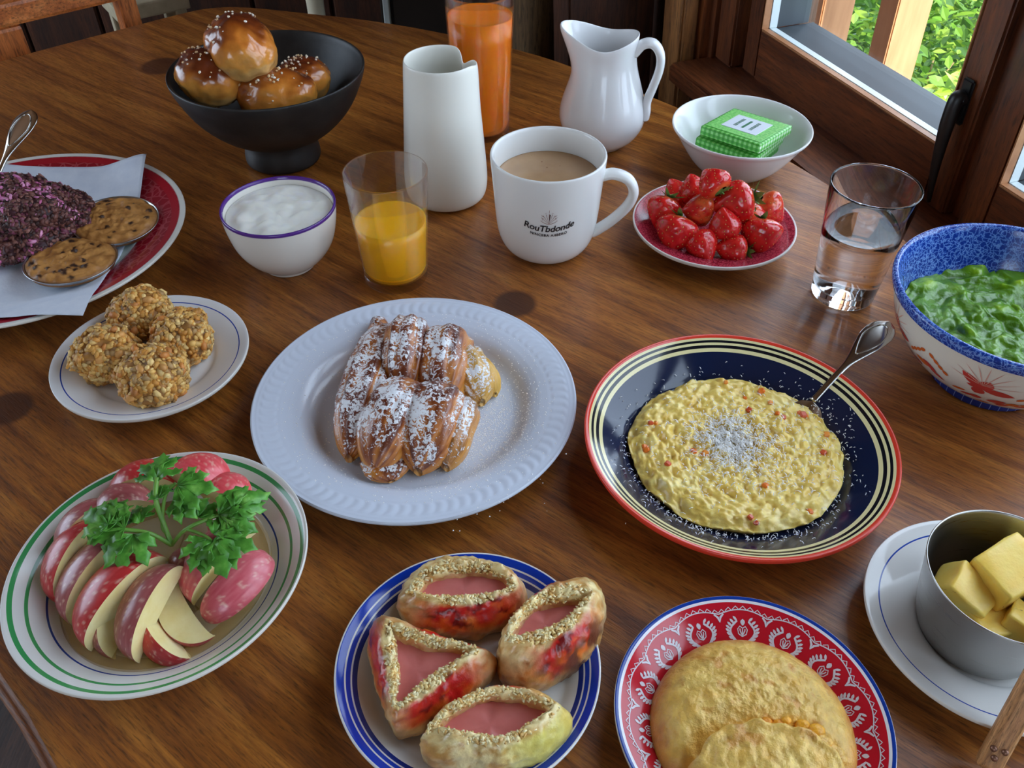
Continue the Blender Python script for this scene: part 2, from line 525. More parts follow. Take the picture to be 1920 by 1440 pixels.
# --- posts and panels in the far corner
structure(wbox('trim_3', 1.032, 1.085, 0.628, 0.654, FLOOR_Z, CEIL_Z, wood_mat('pale_post_wood', rgb(118, 74, 36), rgb(146, 96, 50), rgb(164, 114, 62), rough=0.5, stretch=10, axis='Z'), bev=0.004))
structure(wbox('trim_4', 1.13, 1.19, 0.505, 0.64, FLOOR_Z, CEIL_Z, M_WALL, bev=0.004))
M_LOG = wood_mat('weathered_log', rgb(70, 50, 28), rgb(104, 78, 46), rgb(126, 98, 62), rough=0.8, stretch=9, axis='Z', scale=1.4)
lv, lf, _ = lathe([(0.0, FLOOR_Z), (0.040, FLOOR_Z), (0.0395, -0.3), (0.0385, 0.3), (0.040, CEIL_Z), (0, CEIL_Z)], 32,
                  fn=lambda r, a, z, i: ((r + 0.0015 * math.sin(3 * a + z)) * math.cos(a), (r + 0.0015 * math.sin(3 * a + z)) * math.sin(a), z))
tag(mesh_obj('log_post', lv, lf, M_LOG, loc=(0.040, 1.44, 0)), 'weathered round wooden post behind the tall orange juice glass', 'post')

# --- outside: balcony posts and shrubs
M_POST = noise_mat('balcony_wood', [(0.3, rgb(176, 122, 82)), (0.7, rgb(196, 142, 100))], 9, rough=0.6, vscale=(8, 8, 1))
def outpost(t0, t1, n0, n1, label):
    b = wbox('balcony_post', t0, t1, n0, n1, -1.6, 1.2, M_POST, bev=0.002)
    tag(b, label, 'post', 'wooden balcony posts outside the window')
outpost(0.990, 1.028, 0.95, 1.012, 'wide orange-brown wooden post outside, in the middle of the window')
outpost(1.150, 1.190, 0.95, 1.012, 'narrower looking wooden post outside, by the far edge of the glass')

def leaf_cloud(rng, n, boxt, size, cols):
    """n bent leaves in a volume given by a sampling function"""
    base = np.array([(0, 0, 0), (0.28, 0.45, 0.05), (-0.28, 0.45, 0.05), (0.2, 0.8, 0.02), (-0.2, 0.8, 0.02), (0, 1.05, -0.06), (0, 0.45, -0.04)])
    fc = [(0, 1, 6), (0, 6, 2), (1, 3, 6), (6, 4, 2), (3, 5, 6), (6, 5, 4)]
    V = np.empty((n * 7, 3)); K = np.empty((n * 7, 3)); Fc = []
    for i in range(n):
        p = boxt(rng); s = size * rng.uniform(0.6, 1.5)
        q = np.array(Euler((rng.uniform(-0.9, 0.9), rng.uniform(-0.9, 0.9), rng.uniform(0, 6.28))).to_matrix())
        V[i * 7:i * 7 + 7] = (base * s) @ q.T + p
        c = cols[rng.randrange(len(cols))]; g = rng.uniform(0.8, 1.25)
        K[i * 7:i * 7 + 7] = (c[0] * g, c[1] * g, c[2] * g)
        Fc += [tuple(a + i * 7 for a in f) for f in fc]
    return V, Fc, K
M_LEAF, _nt, _b = new_mat('shrub_leaf', 0.35)
_T = NT(_nt); _T.l(_T.attr(), _b.inputs['Base Color'])
_tl = _T.n('ShaderNodeBsdfTranslucent'); _T.l(_T.attr(), _tl.inputs['Color'])
_mx = _T.n('ShaderNodeMixShader'); _mx.inputs[0].default_value = 0.45
_T.l(_b.outputs[0], _mx.inputs[1]); _T.l(_tl.outputs[0], _mx.inputs[2]); _T.l(_mx.outputs[0], _nt.nodes['Material Output'].inputs['Surface'])
M_TWIG = noise_mat('twig_bark', [(0.3, rgb(120, 104, 70)), (0.7, rgb(170, 150, 110))], 50, rough=0.8)
def shrub(t, n, z0, rt, rn, h, num, size, cols, label, seed):
    rng = random.Random(seed)
    base = WP(t, n, z0)
    s = thing('shrub', label, 'shrub', base, group='shrubs outside the window')
    def vol(r):
        while True:
            x, y, z = r.uniform(-1, 1), r.uniform(-1, 1), r.uniform(0, 1)
            if (x * x + y * y) < 1 - 0.6 * (2 * z - 1) ** 2: break
        return np.array(W_U * (x * rt) + W_N * (y * rn)) + np.array((0, 0, z * h))
    V, Fc, K = leaf_cloud(rng, num, vol, size, cols)
    stuff(mesh_obj('foliage', V, Fc, M_LEAF, s, cols=K, smooth=False))
    parts = []
    for k in range(9):
        e = Vector(vol(rng)); m = e * 0.5 + Vector((rng.uniform(-.06, .06), rng.uniform(-.06, .06), 0.05))
        parts.append(tube(spline([(0, 0, 0), tuple(m), tuple(e)], 5), [0.008 * (1 - 0.07 * i) for i in range(11)], 6))
    v, f, _ = join(parts)
    mesh_obj('branches', v, f, M_TWIG, s)
GA = [(0.10, 0.22, 0.03), (0.17, 0.33, 0.04), (0.28, 0.42, 0.05), (0.07, 0.16, 0.03)]
GB = [(0.30, 0.46, 0.04), (0.42, 0.55, 0.05), (0.20, 0.36, 0.04), (0.50, 0.55, 0.12)]
GC = [(0.06, 0.15, 0.04), (0.12, 0.26, 0.06), (0.20, 0.34, 0.08)]
shrub(1.86, 1.74, -1.40, 0.40, 0.38, 1.15, 9500, 0.034, GA, 'mid green leafy shrub outside, behind the left part of the window', 11)
shrub(1.08, 1.42, -1.35, 0.36, 0.30, 1.10, 9500, 0.030, GB, 'sunlit yellow-green leafy shrub outside, behind the right part of the window', 12)
shrub(2.30, 2.90, -1.50, 1.50, 0.60, 1.40, 9500, 0.070, GC, 'dark green broad shrub furthest outside, behind the other two', 13)
structure(wbox('ground', -4.0, 8.0, 0.82, 9.0, -1.62, -1.60, noise_mat('ground_green', [(0.3, rgb(60, 84, 34)), (0.7, rgb(104, 122, 56))], 6, rough=0.9)))

# ================================================================== TABLE
TROT = R(-38)
M_TABLE = wood_mat('table_wood', (0.150, 0.040, 0.006, 1), (0.310, 0.098, 0.014, 1), (0.440, 0.165, 0.026, 1), rz=-TROT, rough=0.33, stretch=13, scale=2.6,
                   coat=0.08, boards=0.19, knots=((0.003, 0.585, 0.020), (-0.372, 0.459, 0.019), (-0.44, 1.072, 0.028)))
outline = [(-0.91, 0.845), (-0.652, 1.095), (-0.52, 1.212), (-0.470, 1.256), (-0.442, 1.276), (-0.405, 1.285), (-0.36, 1.279), (-0.302, 1.2624), (-0.193, 1.232),
           (-0.094, 1.189), (0.028, 1.1215), (0.124, 1.0338), (0.1927, 0.9648), (0.2683, 0.8794), (0.325, 0.7878), (0.3686, 0.690),
           (0.402, 0.58), (0.418, 0.46), (0.415, 0.34), (0.395, 0.22), (0.355, 0.08), (0.29, -0.06), (0.20, -0.18), (0.10, -0.20), (-0.02, -0.05),
           (-0.243, 0.193), (-0.282, 0.235), (-0.90, 0.80)]
op = ck(outline + [outline[0]], 2)[:-1]
bm = bmesh.new()
vs = [bm.verts.new((x, y, 0)) for x, y in op]
fc = bm.faces.new(vs)
if fc.normal.z < 0: fc.normal_flip()
ex = bmesh.ops.extrude_face_region(bm, geom=[fc])
for g in ex['geom']:
    if isinstance(g, bmesh.types.BMVert): g.co.z = -0.032
bmesh.ops.recalc_face_normals(bm, faces=bm.faces[:])
rim_e = [e for e in bm.edges if abs(e.verts[0].co.z) < 1e-6 and abs(e.verts[1].co.z) < 1e-6]
bmesh.ops.bevel(bm, geom=rim_e, offset=0.007, segments=4, affect='EDGES')
table = thing('dining_table', 'large dark-stained wooden dining table with rounded edge carrying the breakfast', 'table', (0, 0.6, FLOOR_Z))
me = bpy.data.meshes.new('tabletop'); bm.to_mesh(me); bm.free()
me.materials.append(M_TABLE)
top = bpy.data.objects.new('tabletop', me); C.objects.link(top); top.parent = table; top.location = (0, -0.6, -FLOOR_Z)
for p in me.polygons: p.use_smooth = p.area < 0.02
for (lx, ly) in ((-0.55, 0.86), (-0.30, 1.10), (0.20, 0.80), (0.05, 0.0)):
    v, f, _ = lathe(ck([(0, 0), (0.022, 0), (0.028, 0.25), (0.02, 0.45), (0.034, 0.60), (0.034, -FLOOR_Z - 0.032), (0, -FLOOR_Z - 0.032)], 1), 20)
    mesh_obj('leg', v, f, M_TABLE, table, loc=(lx, ly - 0.6, 0))

# ================================================================== CHAIRS BEHIND THE TABLE
M_CHAIR = wood_mat('chair_wood', rgb(178, 92, 40), rgb(206, 118, 58), rgb(224, 142, 78), rough=0.4, stretch=10, axis='X', rz=R(-40), scale=1.6, coat=0.1)
M_CHAIRV = wood_mat('chair_post_wood', rgb(178, 92, 40), rgb(206, 118, 58), rgb(224, 142, 78), rough=0.4, stretch=10, axis='Z', scale=1.6, coat=0.1)
E_U = Vector((0.762, 0.648, 0)).normalized(); E_M = Vector((-E_U.y, E_U.x, 0))
def chair_at(p0, label, rail_pts, matr, matv):
    """chair seen through its back: p0 = base, axes E_U (width) / E_M (away from the table)"""
    ch = thing('dining_chair', label, 'chair', p0, math.atan2(E_U.y, E_U.x))
    def bx(n, x0, x1, y0, y1, z0, z1, m, bev=0.005):
        v, f = bevel_box(x1 - x0, y1 - y0, z1 - z0, bev, 2)
        return mesh_obj(n, v, f, m, ch, loc=((x0 + x1) / 2, (y0 + y1) / 2, (z0 + z1) / 2), smooth=False)
    for (n, x0, x1, z0, z1, m) in rail_pts: bx(n, x0, x1, -0.014, 0.014, z0, z1, m)
    return ch, bx
cp = Vector((-0.65, 1.095, 0)) + E_M * 0.075
base = Vector((cp.x, cp.y, FLOOR_Z))
def cl(px, py):
    p = onplane(px, py, cp, E_M); return (p - cp).dot(E_U), p.z - FLOOR_Z
s_l, z_l = cl(20, 80); s_r0, z_r = cl(222, 30); s_r1, _ = cl(256, 20)
_, z_t1 = cl(0, 8); _, z_t0 = cl(0, 52); _, z_low = cl(120, 80)
ch, bx = chair_at(base, 'orange-brown wooden chair with open back behind the table, at the upper left', [
    ('back_post', s_r0, s_r1, 0.0, z_r + 0.22, M_CHAIRV), ('back_post', s_l - 0.080, s_l + 0.018, 0.0, z_t0 + 0.002, M_CHAIRV),
    ('top_rail', s_l - 0.10, s_r0 + 0.004, z_t0 + 0.002, z_t1 + 0.004, M_CHAIR), ('back_rail', s_l + 0.018, s_r0, z_low - 0.13, z_low - 0.075, M_CHAIR)], M_CHAIR, M_CHAIRV)
bx('seat', s_l - 0.03, s_r1 + 0.01, 0.0, 0.02 + 0.36, 0.43, 0.46, M_CHAIR)
for sx in (s_l, s_r0 + 0.02): bx('front_leg', sx - 0.016, sx + 0.016, 0.33, 0.362, 0.0, 0.43, M_CHAIRV)

# pale stool further back
M_PALE = noise_mat('pale_limed_wood', [(0.3, rgb(176, 162, 132)), (0.7, rgb(200, 186, 156))], 30, rough=0.7, bump=0.2)
pp = Vector((-0.765, 1.87, FLOOR_Z))
pc = thing('stool', 'pale limed wooden stool in the dark behind the orange-brown chair', 'stool', pp, R(35))
for nm, (sx, sy, sz), l in (('seat', (0.15, 0.12, 0.03), (0, 0, 0.555)), ('leg', (0.025, 0.025, 0.54), (-0.055, -0.04, 0.27)), ('leg', (0.025, 0.025, 0.54), (0.055, -0.04, 0.27)),
                            ('leg', (0.025, 0.025, 0.54), (-0.055, 0.04, 0.27)), ('leg', (0.025, 0.025, 0.54), (0.055, 0.04, 0.27)), ('stretcher', (0.10, 0.018, 0.02), (0, -0.04, 0.2)), ('stretcher', (0.10, 0.018, 0.02), (0, 0.04, 0.2))):
    v, f = bevel_box(sx, sy, sz, 0.004, 2); mesh_obj(nm, v, f, M_PALE, pc, loc=l, smooth=False)
# cream post (leg of a side table) and a dark cabinet with a metal edge
M_CREAMP = new_mat('cream_paint', 0.35, rgb(222, 212, 184))[0]
p = at(590, 0, -0.10)
sl = thing('side_table', 'small side table with a cream painted leg behind the dining table', 'table', (p.x, p.y, FLOOR_Z))
v, f, _ = lathe(ck([(0, 0), (0.012, 0), (0.018, 0.3), (0.014, 0.62), (0.02, 0.72), (0, 0.72)], 1), 20); mesh_obj('leg', v, f, M_CREAMP, sl)
v, f, _ = lathe(ck([(0, 0.72), (0.10, 0.72), (0.105, 0.725), (0.105, 0.735), (0.10, 0.74), (0, 0.74)], 1), 40); mesh_obj('table_top', v, f, M_WALL, sl)
v, f, _ = lathe(ck([(0, 0), (0.09, 0), (0.09, 0.01), (0.03, 0.02), (0, 0.02)], 1), 40); mesh_obj('base', v, f, M_WALL, sl)
q = onplane(725, 20, (0, 1.60, 0), (0, 1, 0))
cb = thing('cabinet', 'dark brown cabinet with a thin metal edge behind the table', 'cabinet', (q.x + 0.016, 1.60, FLOOR_Z))
M_DARKP = noise_mat('dark_panel', [(0.3, rgb(26, 20, 18)), (0.7, rgb(40, 30, 26))], 12, rough=0.45)
for nm, (x0, x1, y0, y1, z0, z1), m in (('body', (-0.03, 0.22, 0.02, 0.34, 0, 0.95), M_DARKP), ('door', (-0.005, 0.215, 0.0, 0.02, 0.03, 0.93), M_DARKP), ('metal_edge', (-0.022, -0.010, -0.004, 0.02, 0.03, 0.93), M_ALU)):
    v, f = bevel_box(x1 - x0, y1 - y0, z1 - z0, 0.002, 1); mesh_obj(nm, v, f, m, cb, loc=((x0 + x1) / 2, (y0 + y1) / 2, (z0 + z1) / 2), smooth=False)

# ================================================================== DISHES
def plate_prof(Rr, H, wr, wz, th=0.0035, foot=0.55, sh=0.30, it=2):
    """(profile, rim index, inner height function); wr = well radius fraction, wz = well height"""
    fr = foot * Rr
    outer = [(0, 0.0015), (fr * 0.90, 0.0015), (fr * 0.92, 0), (fr, 0), (fr * 1.02, 0.002), (wr * Rr, max(wz - th * 0.4, 0.0022)), (Rr * 0.97, H - th * 1.3), (Rr, H - th * 0.7)]
    inner = [(Rr * 1.0, H), (Rr * 0.985, H + 0.0002), (wr * Rr * (1.06 + (0.05 if sh > 0.5 else 0)), wz + (H - wz) * sh), (wr * Rr * 0.98, wz + 0.0006), (wr * Rr * 0.85, wz), (0, wz)]
    p = ck(outer + inner, it)
    ri = max(range(len(p)), key=lambda i: p[i][1])
    ins = sorted([(r, z) for r, z in p[ri:]])
    xs = [a for a, _ in ins]; zs = [b for _, b in ins]
    return p, ri, (lambda r: float(np.interp(r, xs, zs)))

def ring_mat(name, Rr, bands, base, rough=0.12, scale=(1, 1), edge_noise=0.0):
    """bands: (inner fraction, outer fraction, colour) of the radius, over a base colour"""
    m, nt, b = new_mat(name, rough)
    T = NT(nt)
    f = T.math('DIVIDE', T.radius(), Rr * 1.02)
    stops = [(0.0, base)]; last = 0.0
    for a, c, col in sorted(bands):
        if a - last > 1e-4: stops.append((a / 1.02, col))
        else: stops[-1] = (stops[-1][0], col) if abs(stops[-1][0] - a / 1.02) < 1e-4 else stops[-1]; stops.append((a / 1.02, col)) if abs(stops[-1][0] - a / 1.02) > 1e-4 else None
        stops.append((c / 1.02, base)); last = c
    T.l(T.ramp(f, stops, 'CONSTANT'), b.inputs['Base Color'])
    return m

def mk_plate(name, label, cx, cy, Rr, H, wr, wz, m_in, m_out, seg=160, foot=0.55, th=0.0035, sh=0.30, root=False, fn=None, rows_fn=None):
    p, ri, zf = plate_prof(Rr, H, wr, wz, th, foot, sh)
    if rows_fn: p, ri = rows_fn(p, ri)
    V, Fc, mi = lathe(p, seg, fn, split=lambda i: 0 if i >= ri - 1 else 1)
    if root:
        t = thing(name, label, 'plate', (cx, cy, 0.0003))
        o = mesh_obj('body', V, Fc, [m_in, m_out], t, mi=mi)
        return t, zf
    o = mesh_obj(name, V, Fc, [m_in, m_out], mi=mi, loc=(cx, cy, 0.0003))
    tag(o, label, 'plate')
    return o, zf

# ---- white embossed plate
WPC = (-0.0695, 0.4512); WPR = 0.1156
def emb(p, ri):
    out = p[:ri]
    for f in np.linspace(0.995, 0.745, 42): out.append((WPR * f, 0.0))
    zs = sorted(p[ri:]); xs = [a for a, _ in zs]; zz = [b for _, b in zs]
    out = [(r, float(np.interp(r, xs, zz)) if i >= ri else z) for i, (r, z) in enumerate(out)]
    out += [q for q in p[ri:] if q[0] < WPR * 0.74]
    return out, ri
def emb_fn(r, a, z, i):
    f = r / WPR
    dz = 0.0
    if 0.84 < f < 0.955 and z > 0.009:
        w = sstep(0.84, 0.865, f) * (1 - sstep(0.93, 0.955, f))
        u = (f - 0.90) / 0.06
        ph = 84 * a + 2.2 * u * u + 1.3 * u
        dz = 0.0005 * w * (0.5 + 0.5 * math.sin(ph)) ** 0.8
    if 0.966 < f < 0.985 and z > 0.009: dz -= 0.0002
    return (r * math.cos(a), r * math.sin(a), z + dz)
M_PLATEW = ceramic('white_glaze_sky_tint', (0.64, 0.69, 0.79, 1), 0.16)  # white glaze with the sky's blue cast put into its base colour
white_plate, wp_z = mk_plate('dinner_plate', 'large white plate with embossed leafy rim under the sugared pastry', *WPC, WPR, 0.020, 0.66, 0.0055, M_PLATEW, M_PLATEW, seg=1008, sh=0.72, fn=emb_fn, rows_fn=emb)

# ---- dark blue pasta plate
DPC = (0.1522, 0.4044); DPR = 0.1037
NAVY = rgb(20, 30, 58); CRM = rgb(226, 214, 160); REDR = rgb(214, 62, 44); BLK = rgb(20, 22, 30)
M_DP = ring_mat('navy_banded_glaze', DPR, [(0.873, 0.900, CRM), (0.900, 0.920, BLK), (0.920, 0.935, CRM), (0.935, 0.950, BLK), (0.950, 0.967, CRM), (0.967, 1.02, REDR)], NAVY, 0.1)
M_DPO = ceramic('coral_glaze', rgb(214, 62, 44), 0.2)
dark_plate, dp_z = mk_plate('pasta_plate', 'deep navy plate with cream bands and coral red rim', *DPC, DPR, 0.030, 0.70, 0.008, M_DP, M_DPO, th=0.005)

# ---- green ringed oval plate with apple
GPC = (-0.2074, 0.3047); GPR = 0.0855
GRN = rgb(62, 150, 84); IVORY = (0.76, 0.75, 0.70, 1); BLU = rgb(40, 66, 140)
M_GP = ring_mat('green_ringed_glaze', GPR, [(0.768, 0.777, BLU), (0.866, 0.888, GRN), (0.945, 0.976, GRN)], IVORY)
def gp_fn(r, a, z, i):
    b = R(58); s = 1.022; x, y = r * math.cos(a), r * math.sin(a)
    u = x * math.cos(b) + y * math.sin(b); w = -x * math.sin(b) + y * math.cos(b)
    u *= s; w *= 0.992
    return (u * math.cos(b) - w * math.sin(b), u * math.sin(b) + w * math.cos(b), z)
green_plate, gp_z = mk_plate('shallow_bowl', 'white oval plate with two green rings holding apple slices', *GPC, GPR, 0.026, 0.72, 0.007, M_GP, M_BONE, fn=gp_fn)

# ---- blue banded plate
BPC = (-0.0239, 0.2432); BPR = 0.0720
COB = rgb(14, 58, 176); PALEB = rgb(190, 205, 225)
M_BP = ring_mat('cobalt_banded_glaze', BPR, [(0.835, 0.872, rgb(18, 44, 130)), (0.884, 0.916, COB), (0.928, 0.984, COB)], (0.74, 0.74, 0.72, 1))
blue_plate, bp_z = mk_plate('side_plate', 'white side plate with cobalt blue bands under four ham pastries', *BPC, BPR, 0.019, 0.74, 0.006, M_BP, M_WHITE)

# ---- red patterned plate
RPC = (0.1243, 0.2134); RPR = 0.0713
CRIM = rgb(196, 28, 44)
M_RP = ring_mat('crimson_print_glaze', RPR, [(0.945, 0.968, (0.8, 0.8, 0.82, 1)), (0.968, 0.995, rgb(24, 60, 150)), (0.995, 1.02, (0.8, 0.8, 0.82, 1))], CRIM)
red_plate, rp_z = mk_plate('side_plate', 'red side plate with white folk pattern and blue rim', *RPC, RPR, 0.019, 0.66, 0.006, M_RP, M_WHITE, root=True)
M_PRINT = ceramic('white_print', (0.72, 0.66, 0.70, 1), 0.15)
def ribbon(pts, w, zf, taper=True, lift=0.00025):
    """flat printed stroke following the plate surface; pts in plate coordinates"""
    P = [np.array(p[:2]) for p in pts]; n = len(P); V = []; Fc = []
    for i in range(n):
        t = P[min(i + 1, n - 1)] - P[max(i - 1, 0)]; t = t / (np.linalg.norm(t) + 1e-12)
        s = np.array((-t[1], t[0])) * (w[i] if isinstance(w, list) else w)
        for q in (P[i] + s, P[i] - s):
            V.append((q[0], q[1], zf(float(np.hypot(*q))) + lift))
    for i in range(n - 1): Fc.append((2 * i, 2 * i + 1, 2 * i + 3, 2 * i + 2))
    return np.array(V), Fc
def petal(c, ang, L, w, zf, lift=0.00025):
    ts = np.linspace(0, 1, 6)
    pts = [(c[0] + math.cos(ang) * L * t, c[1] + math.sin(ang) * L * t) for t in ts]
    return ribbon(pts, [w * (0.25 + math.sin(PI * min(1, t * 0.95)) * 0.9) * (1 if t < 1 else 0.2) for t in ts], zf, lift=lift)
def folk_print(Rr, zf, nmed=14):
    parts = []
    def pol(f, a): return (Rr * f * math.cos(a), Rr * f * math.sin(a))
    for k in range(nmed):
        a0 = 2 * PI * (k + 0.23) / nmed; da = 2 * PI / nmed
        # scalloped garland between points
        arc = [pol(0.862 + 0.035 * math.sin(PI * t), a0 - da / 2 + da * t) for t in np.linspace(0, 1, 17)]
        parts.append(ribbon(arc, 0.00028, zf))
        for j in range(7):
            t = (j + 0.5) / 7; aa = a0 - da / 2 + da * t; f0 = 0.862 + 0.035 * math.sin(PI * t)
            parts.append(ribbon([pol(f0 + 0.002, aa - da / 15), pol(f0 + 0.026, aa), pol(f0 + 0.002, aa + da / 15)], 0.00022, zf))
        for s in (-1, 1):     # drop between the scallops
            parts.append(ribbon([pol(0.865, a0 + da / 2 + s * 0.045), pol(0.84, a0 + da / 2 + s * 0.012), pol(0.805, a0 + da / 2)], [0.0004, 0.0006, 0.0002], zf))
        c = pol(0.745, a0); er = np.array((math.cos(a0), math.sin(a0))); et = np.array((-er[1], er[0]))
        def loc(x, y): return tuple(np.array(c) + er * y * Rr + et * x * Rr)
        for s in (-1, 1):     # two curved branches with leaves
            br = [loc(s * (0.045 + 0.05 * math.sin(PI * t)), -0.075 + 0.145 * t) for t in np.linspace(0, 1, 8)]
            parts.append(ribbon(br, [0.0009, 0.0007, 0.0006, 0.0005, 0.0005, 0.0005, 0.0006, 0.0005], zf))
            for t in np.linspace(0.12, 1, 7):
                x = s * (0.045 + 0.05 * math.sin(PI * t)); y = -0.075 + 0.145 * t
                d = er * (0.25 + 0.9 * t) * 0.6 + et * s * 0.8
                parts.append(petal(loc(x, y), math.atan2(d[1], d[0]), 0.044 * Rr, 0.00058, zf))
        parts.append(petal(loc(0, 0.04), a0, 0.045 * Rr, 0.0011, zf))
        for s in (-1, 1):     # heart with inner strokes
            parts.append(ribbon([loc(0, 0.02), loc(s * 0.022, 0.034), loc(s * 0.038, 0.012), loc(s * 0.03, -0.02), loc(0, -0.036)], 0.00026, zf))
            parts.append(ribbon([loc(s * 0.004, -0.024), loc(s * 0.018, 0.002), loc(s * 0.02, 0.016)], 0.0003, zf))
        parts.append(ribbon([loc(0, -0.03), loc(0, 0.016)], 0.0003, zf))
    return join(parts)
v, f, _ = folk_print(RPR, rp_z)
mesh_obj('printed_pattern', v, f, M_PRINT, red_plate, smooth=False)['label'] = 'white printed floral pattern'

# ---- strawberry saucer
SPC = (0.1831, 0.6784); SPR = 0.0734
def fine_print(name, Rr, base, dark, edge, lip=0.975):
    m, nt, b = new_mat(name, 0.14)
    T = NT(nt); v = T.coord()
    f = T.math('DIVIDE', T.radius(), Rr)
    vor = T.voronoi(v, 330, 'DISTANCE_TO_EDGE')
    pat = T.ramp(vor, [(0.06, dark), (0.13, base)])
    rings = T.ramp(T.math('FRACT', T.math('MULTIPLY', f, 9)), [(0.0, 1.0), (0.08, 0.0), (0.92, 0.0), (1.0, 1.0)])
    col = T.mix(T.math('MULTIPLY', rings, 0.8), pat, dark)
    lipf = T.ramp(f, [(lip, 0.0), (lip + 0.004, 1.0)])
    T.l(T.mix(lipf, col, edge), b.inputs['Base Color'])
    return m
M_SP = fine_print('rose_print_glaze', SPR, rgb(188, 66, 84), rgb(140, 28, 50), (0.78, 0.74, 0.72, 1))
straw_plate, sp_z = mk_plate('saucer', 'small rose red patterned saucer heaped with strawberries', *SPC, SPR, 0.022, 0.52, 0.006, M_SP, M_BONE, foot=0.48)

# ---- big red rimmed plate on the left
LPC = (-0.4393, 0.6629); LPR = 0.142
M_LP, _nt, _b = new_mat('red_rimmed_glaze', 0.14)
_T = NT(_nt); _f = _T.math('DIVIDE', _T.radius(), LPR); _v = _T.coord()
_pat = _T.ramp(_T.voronoi(_v, 120, 'DISTANCE_TO_EDGE'), [(0.05, rgb(172, 62, 72)), (0.10, rgb(146, 20, 36))])
_c = _T.mix(_T.ramp(_f, [(0.70, 0.0), (0.705, 1.0)]), rgb(196, 206, 196), _pat)
_c = _T.mix(_T.ramp(_f, [(0.905, 0.0), (0.91, 1.0), (0.955, 1.0), (0.96, 0.0)]), _c, rgb(168, 24, 40))
_c = _T.mix(_T.ramp(_f, [(0.962, 0.0), (0.966, 1.0)]), _c, (0.76, 0.74, 0.68, 1))
_T.l(_c, _b.inputs['Base Color'])
left_plate, lp_z = mk_plate('serving_plate', 'large plate with dark red patterned rim at the left edge, under white paper', *LPC, LPR, 0.022, 0.68, 0.006, M_LP, M_BONE)

# ---- cookie plate
CPC = (-0.2749, 0.5013); CPR = 0.0727
M_CP = ring_mat('thin_blue_line_glaze', CPR, [(0.885, 0.897, rgb(40, 72, 160))], (0.76, 0.76, 0.76, 1))
cookie_plate, cp_z = mk_plate('dessert_plate', 'small white plate with thin blue line under four oat cookies', *CPC, CPR, 0.017, 0.62, 0.006, M_CP, M_BONE)

# ---- butter saucer
UPC = (0.2705, 0.2700); UPR = 0.0690
M_UP = ring_mat('blue_line_grey_glaze', UPR, [(0.862, 0.874, rgb(40, 72, 160))], (0.72, 0.71, 0.68, 1), 0.06)
butter_saucer, up_z = mk_plate('saucer', 'pale saucer with thin blue line under the steel butter cup', *UPC, UPR, 0.020, 0.52, 0.006, M_UP, M_BONE)

# ---- vessels
def vessel(name, label, cat, loc, prof, mats, split=None, seg=96, fn=None, part='body'):
    t = thing(name, label, cat, (loc[0], loc[1], 0.0003))
    V, Fc, mi = lathe(prof, seg, fn, split)
    mesh_obj(part, V, Fc, mats, t, mi=mi)
    return t

# black footed bowl
M_IRON, _nt, _b = new_mat('matt_black_clay', 0.5, rgb(34, 33, 34))
_T = NT(_nt); _v = _T.coord()
_T.l(_T.ramp(_T.noise(_v, 60, 5), [(0.35, rgb(24, 22, 21)), (0.7, rgb(42, 38, 35))]), _b.inputs['Base Color'])
_T.bump(_T.noise(_v, 220, 3), 0.15, 0.001, _b)
BBC = (-0.2405, 0.8356)
bowl = thing('footed_bowl', 'black clay bowl on a foot filled with bread rolls', 'bowl', (*BBC, 0.0003))
pr = ck([(0, 0.031), (0.030, 0.030), (0.040, 0.027), (0.060, 0.039), (0.080, 0.060), (0.0925, 0.086), (0.0955, 0.0965), (0.0948, 0.0988), (0.0922, 0.0975), (0.089, 0.088), (0.077, 0.064), (0.058, 0.045), (0.035, 0.037), (0, 0.036)], 2)
V, Fc, mi = lathe(pr, 96); mesh_obj('bowl_body', V, Fc, M_IRON, bowl)
pr = ck([(0, 0), (0.036, 0), (0.039, 0.003), (0.0385, 0.012), (0.036, 0.022), (0.037, 0.032), (0, 0.033)], 2)
V, Fc, mi = lathe(pr, 72); mesh_obj('foot', V, Fc, M_IRON, bowl)

# handleless carafe with a folded lip
CAC = (-0.0645, 0.7613)
def carafe_fn(r, a, z, i):
    b = a - R(36)                                  # fold direction
    b = (b + PI) % (2 * PI) - PI
    k = sstep(0.085, 0.137, z)
    dent = math.exp(-(b / 0.30) ** 2)
    nose = math.exp(-((b + 0.65) / 0.35) ** 2)
    rr = r * (1 + k * (-0.20 * dent + 0.05 * nose))
    return (rr * math.cos(a), rr * math.sin(a), z - 0.010 * k * dent - 0.004 * k * nose)
pr = ck([(0, 0), (0.033, 0), (0.0385, 0.004), (0.0405, 0.016), (0.0400, 0.032), (0.0375, 0.065), (0.0345, 0.105), (0.0328, 0.130), (0.0322, 0.1368), (0.0305, 0.1368), (0.0302, 0.130), (0.0322, 0.100), (0.036, 0.04), (0.034, 0.012), (0, 0.010)], 2)
vessel('carafe', 'tall creamy white carafe without a handle, with a folded pouring lip', 'carafe', CAC, pr, [M_CREAM], fn=carafe_fn)

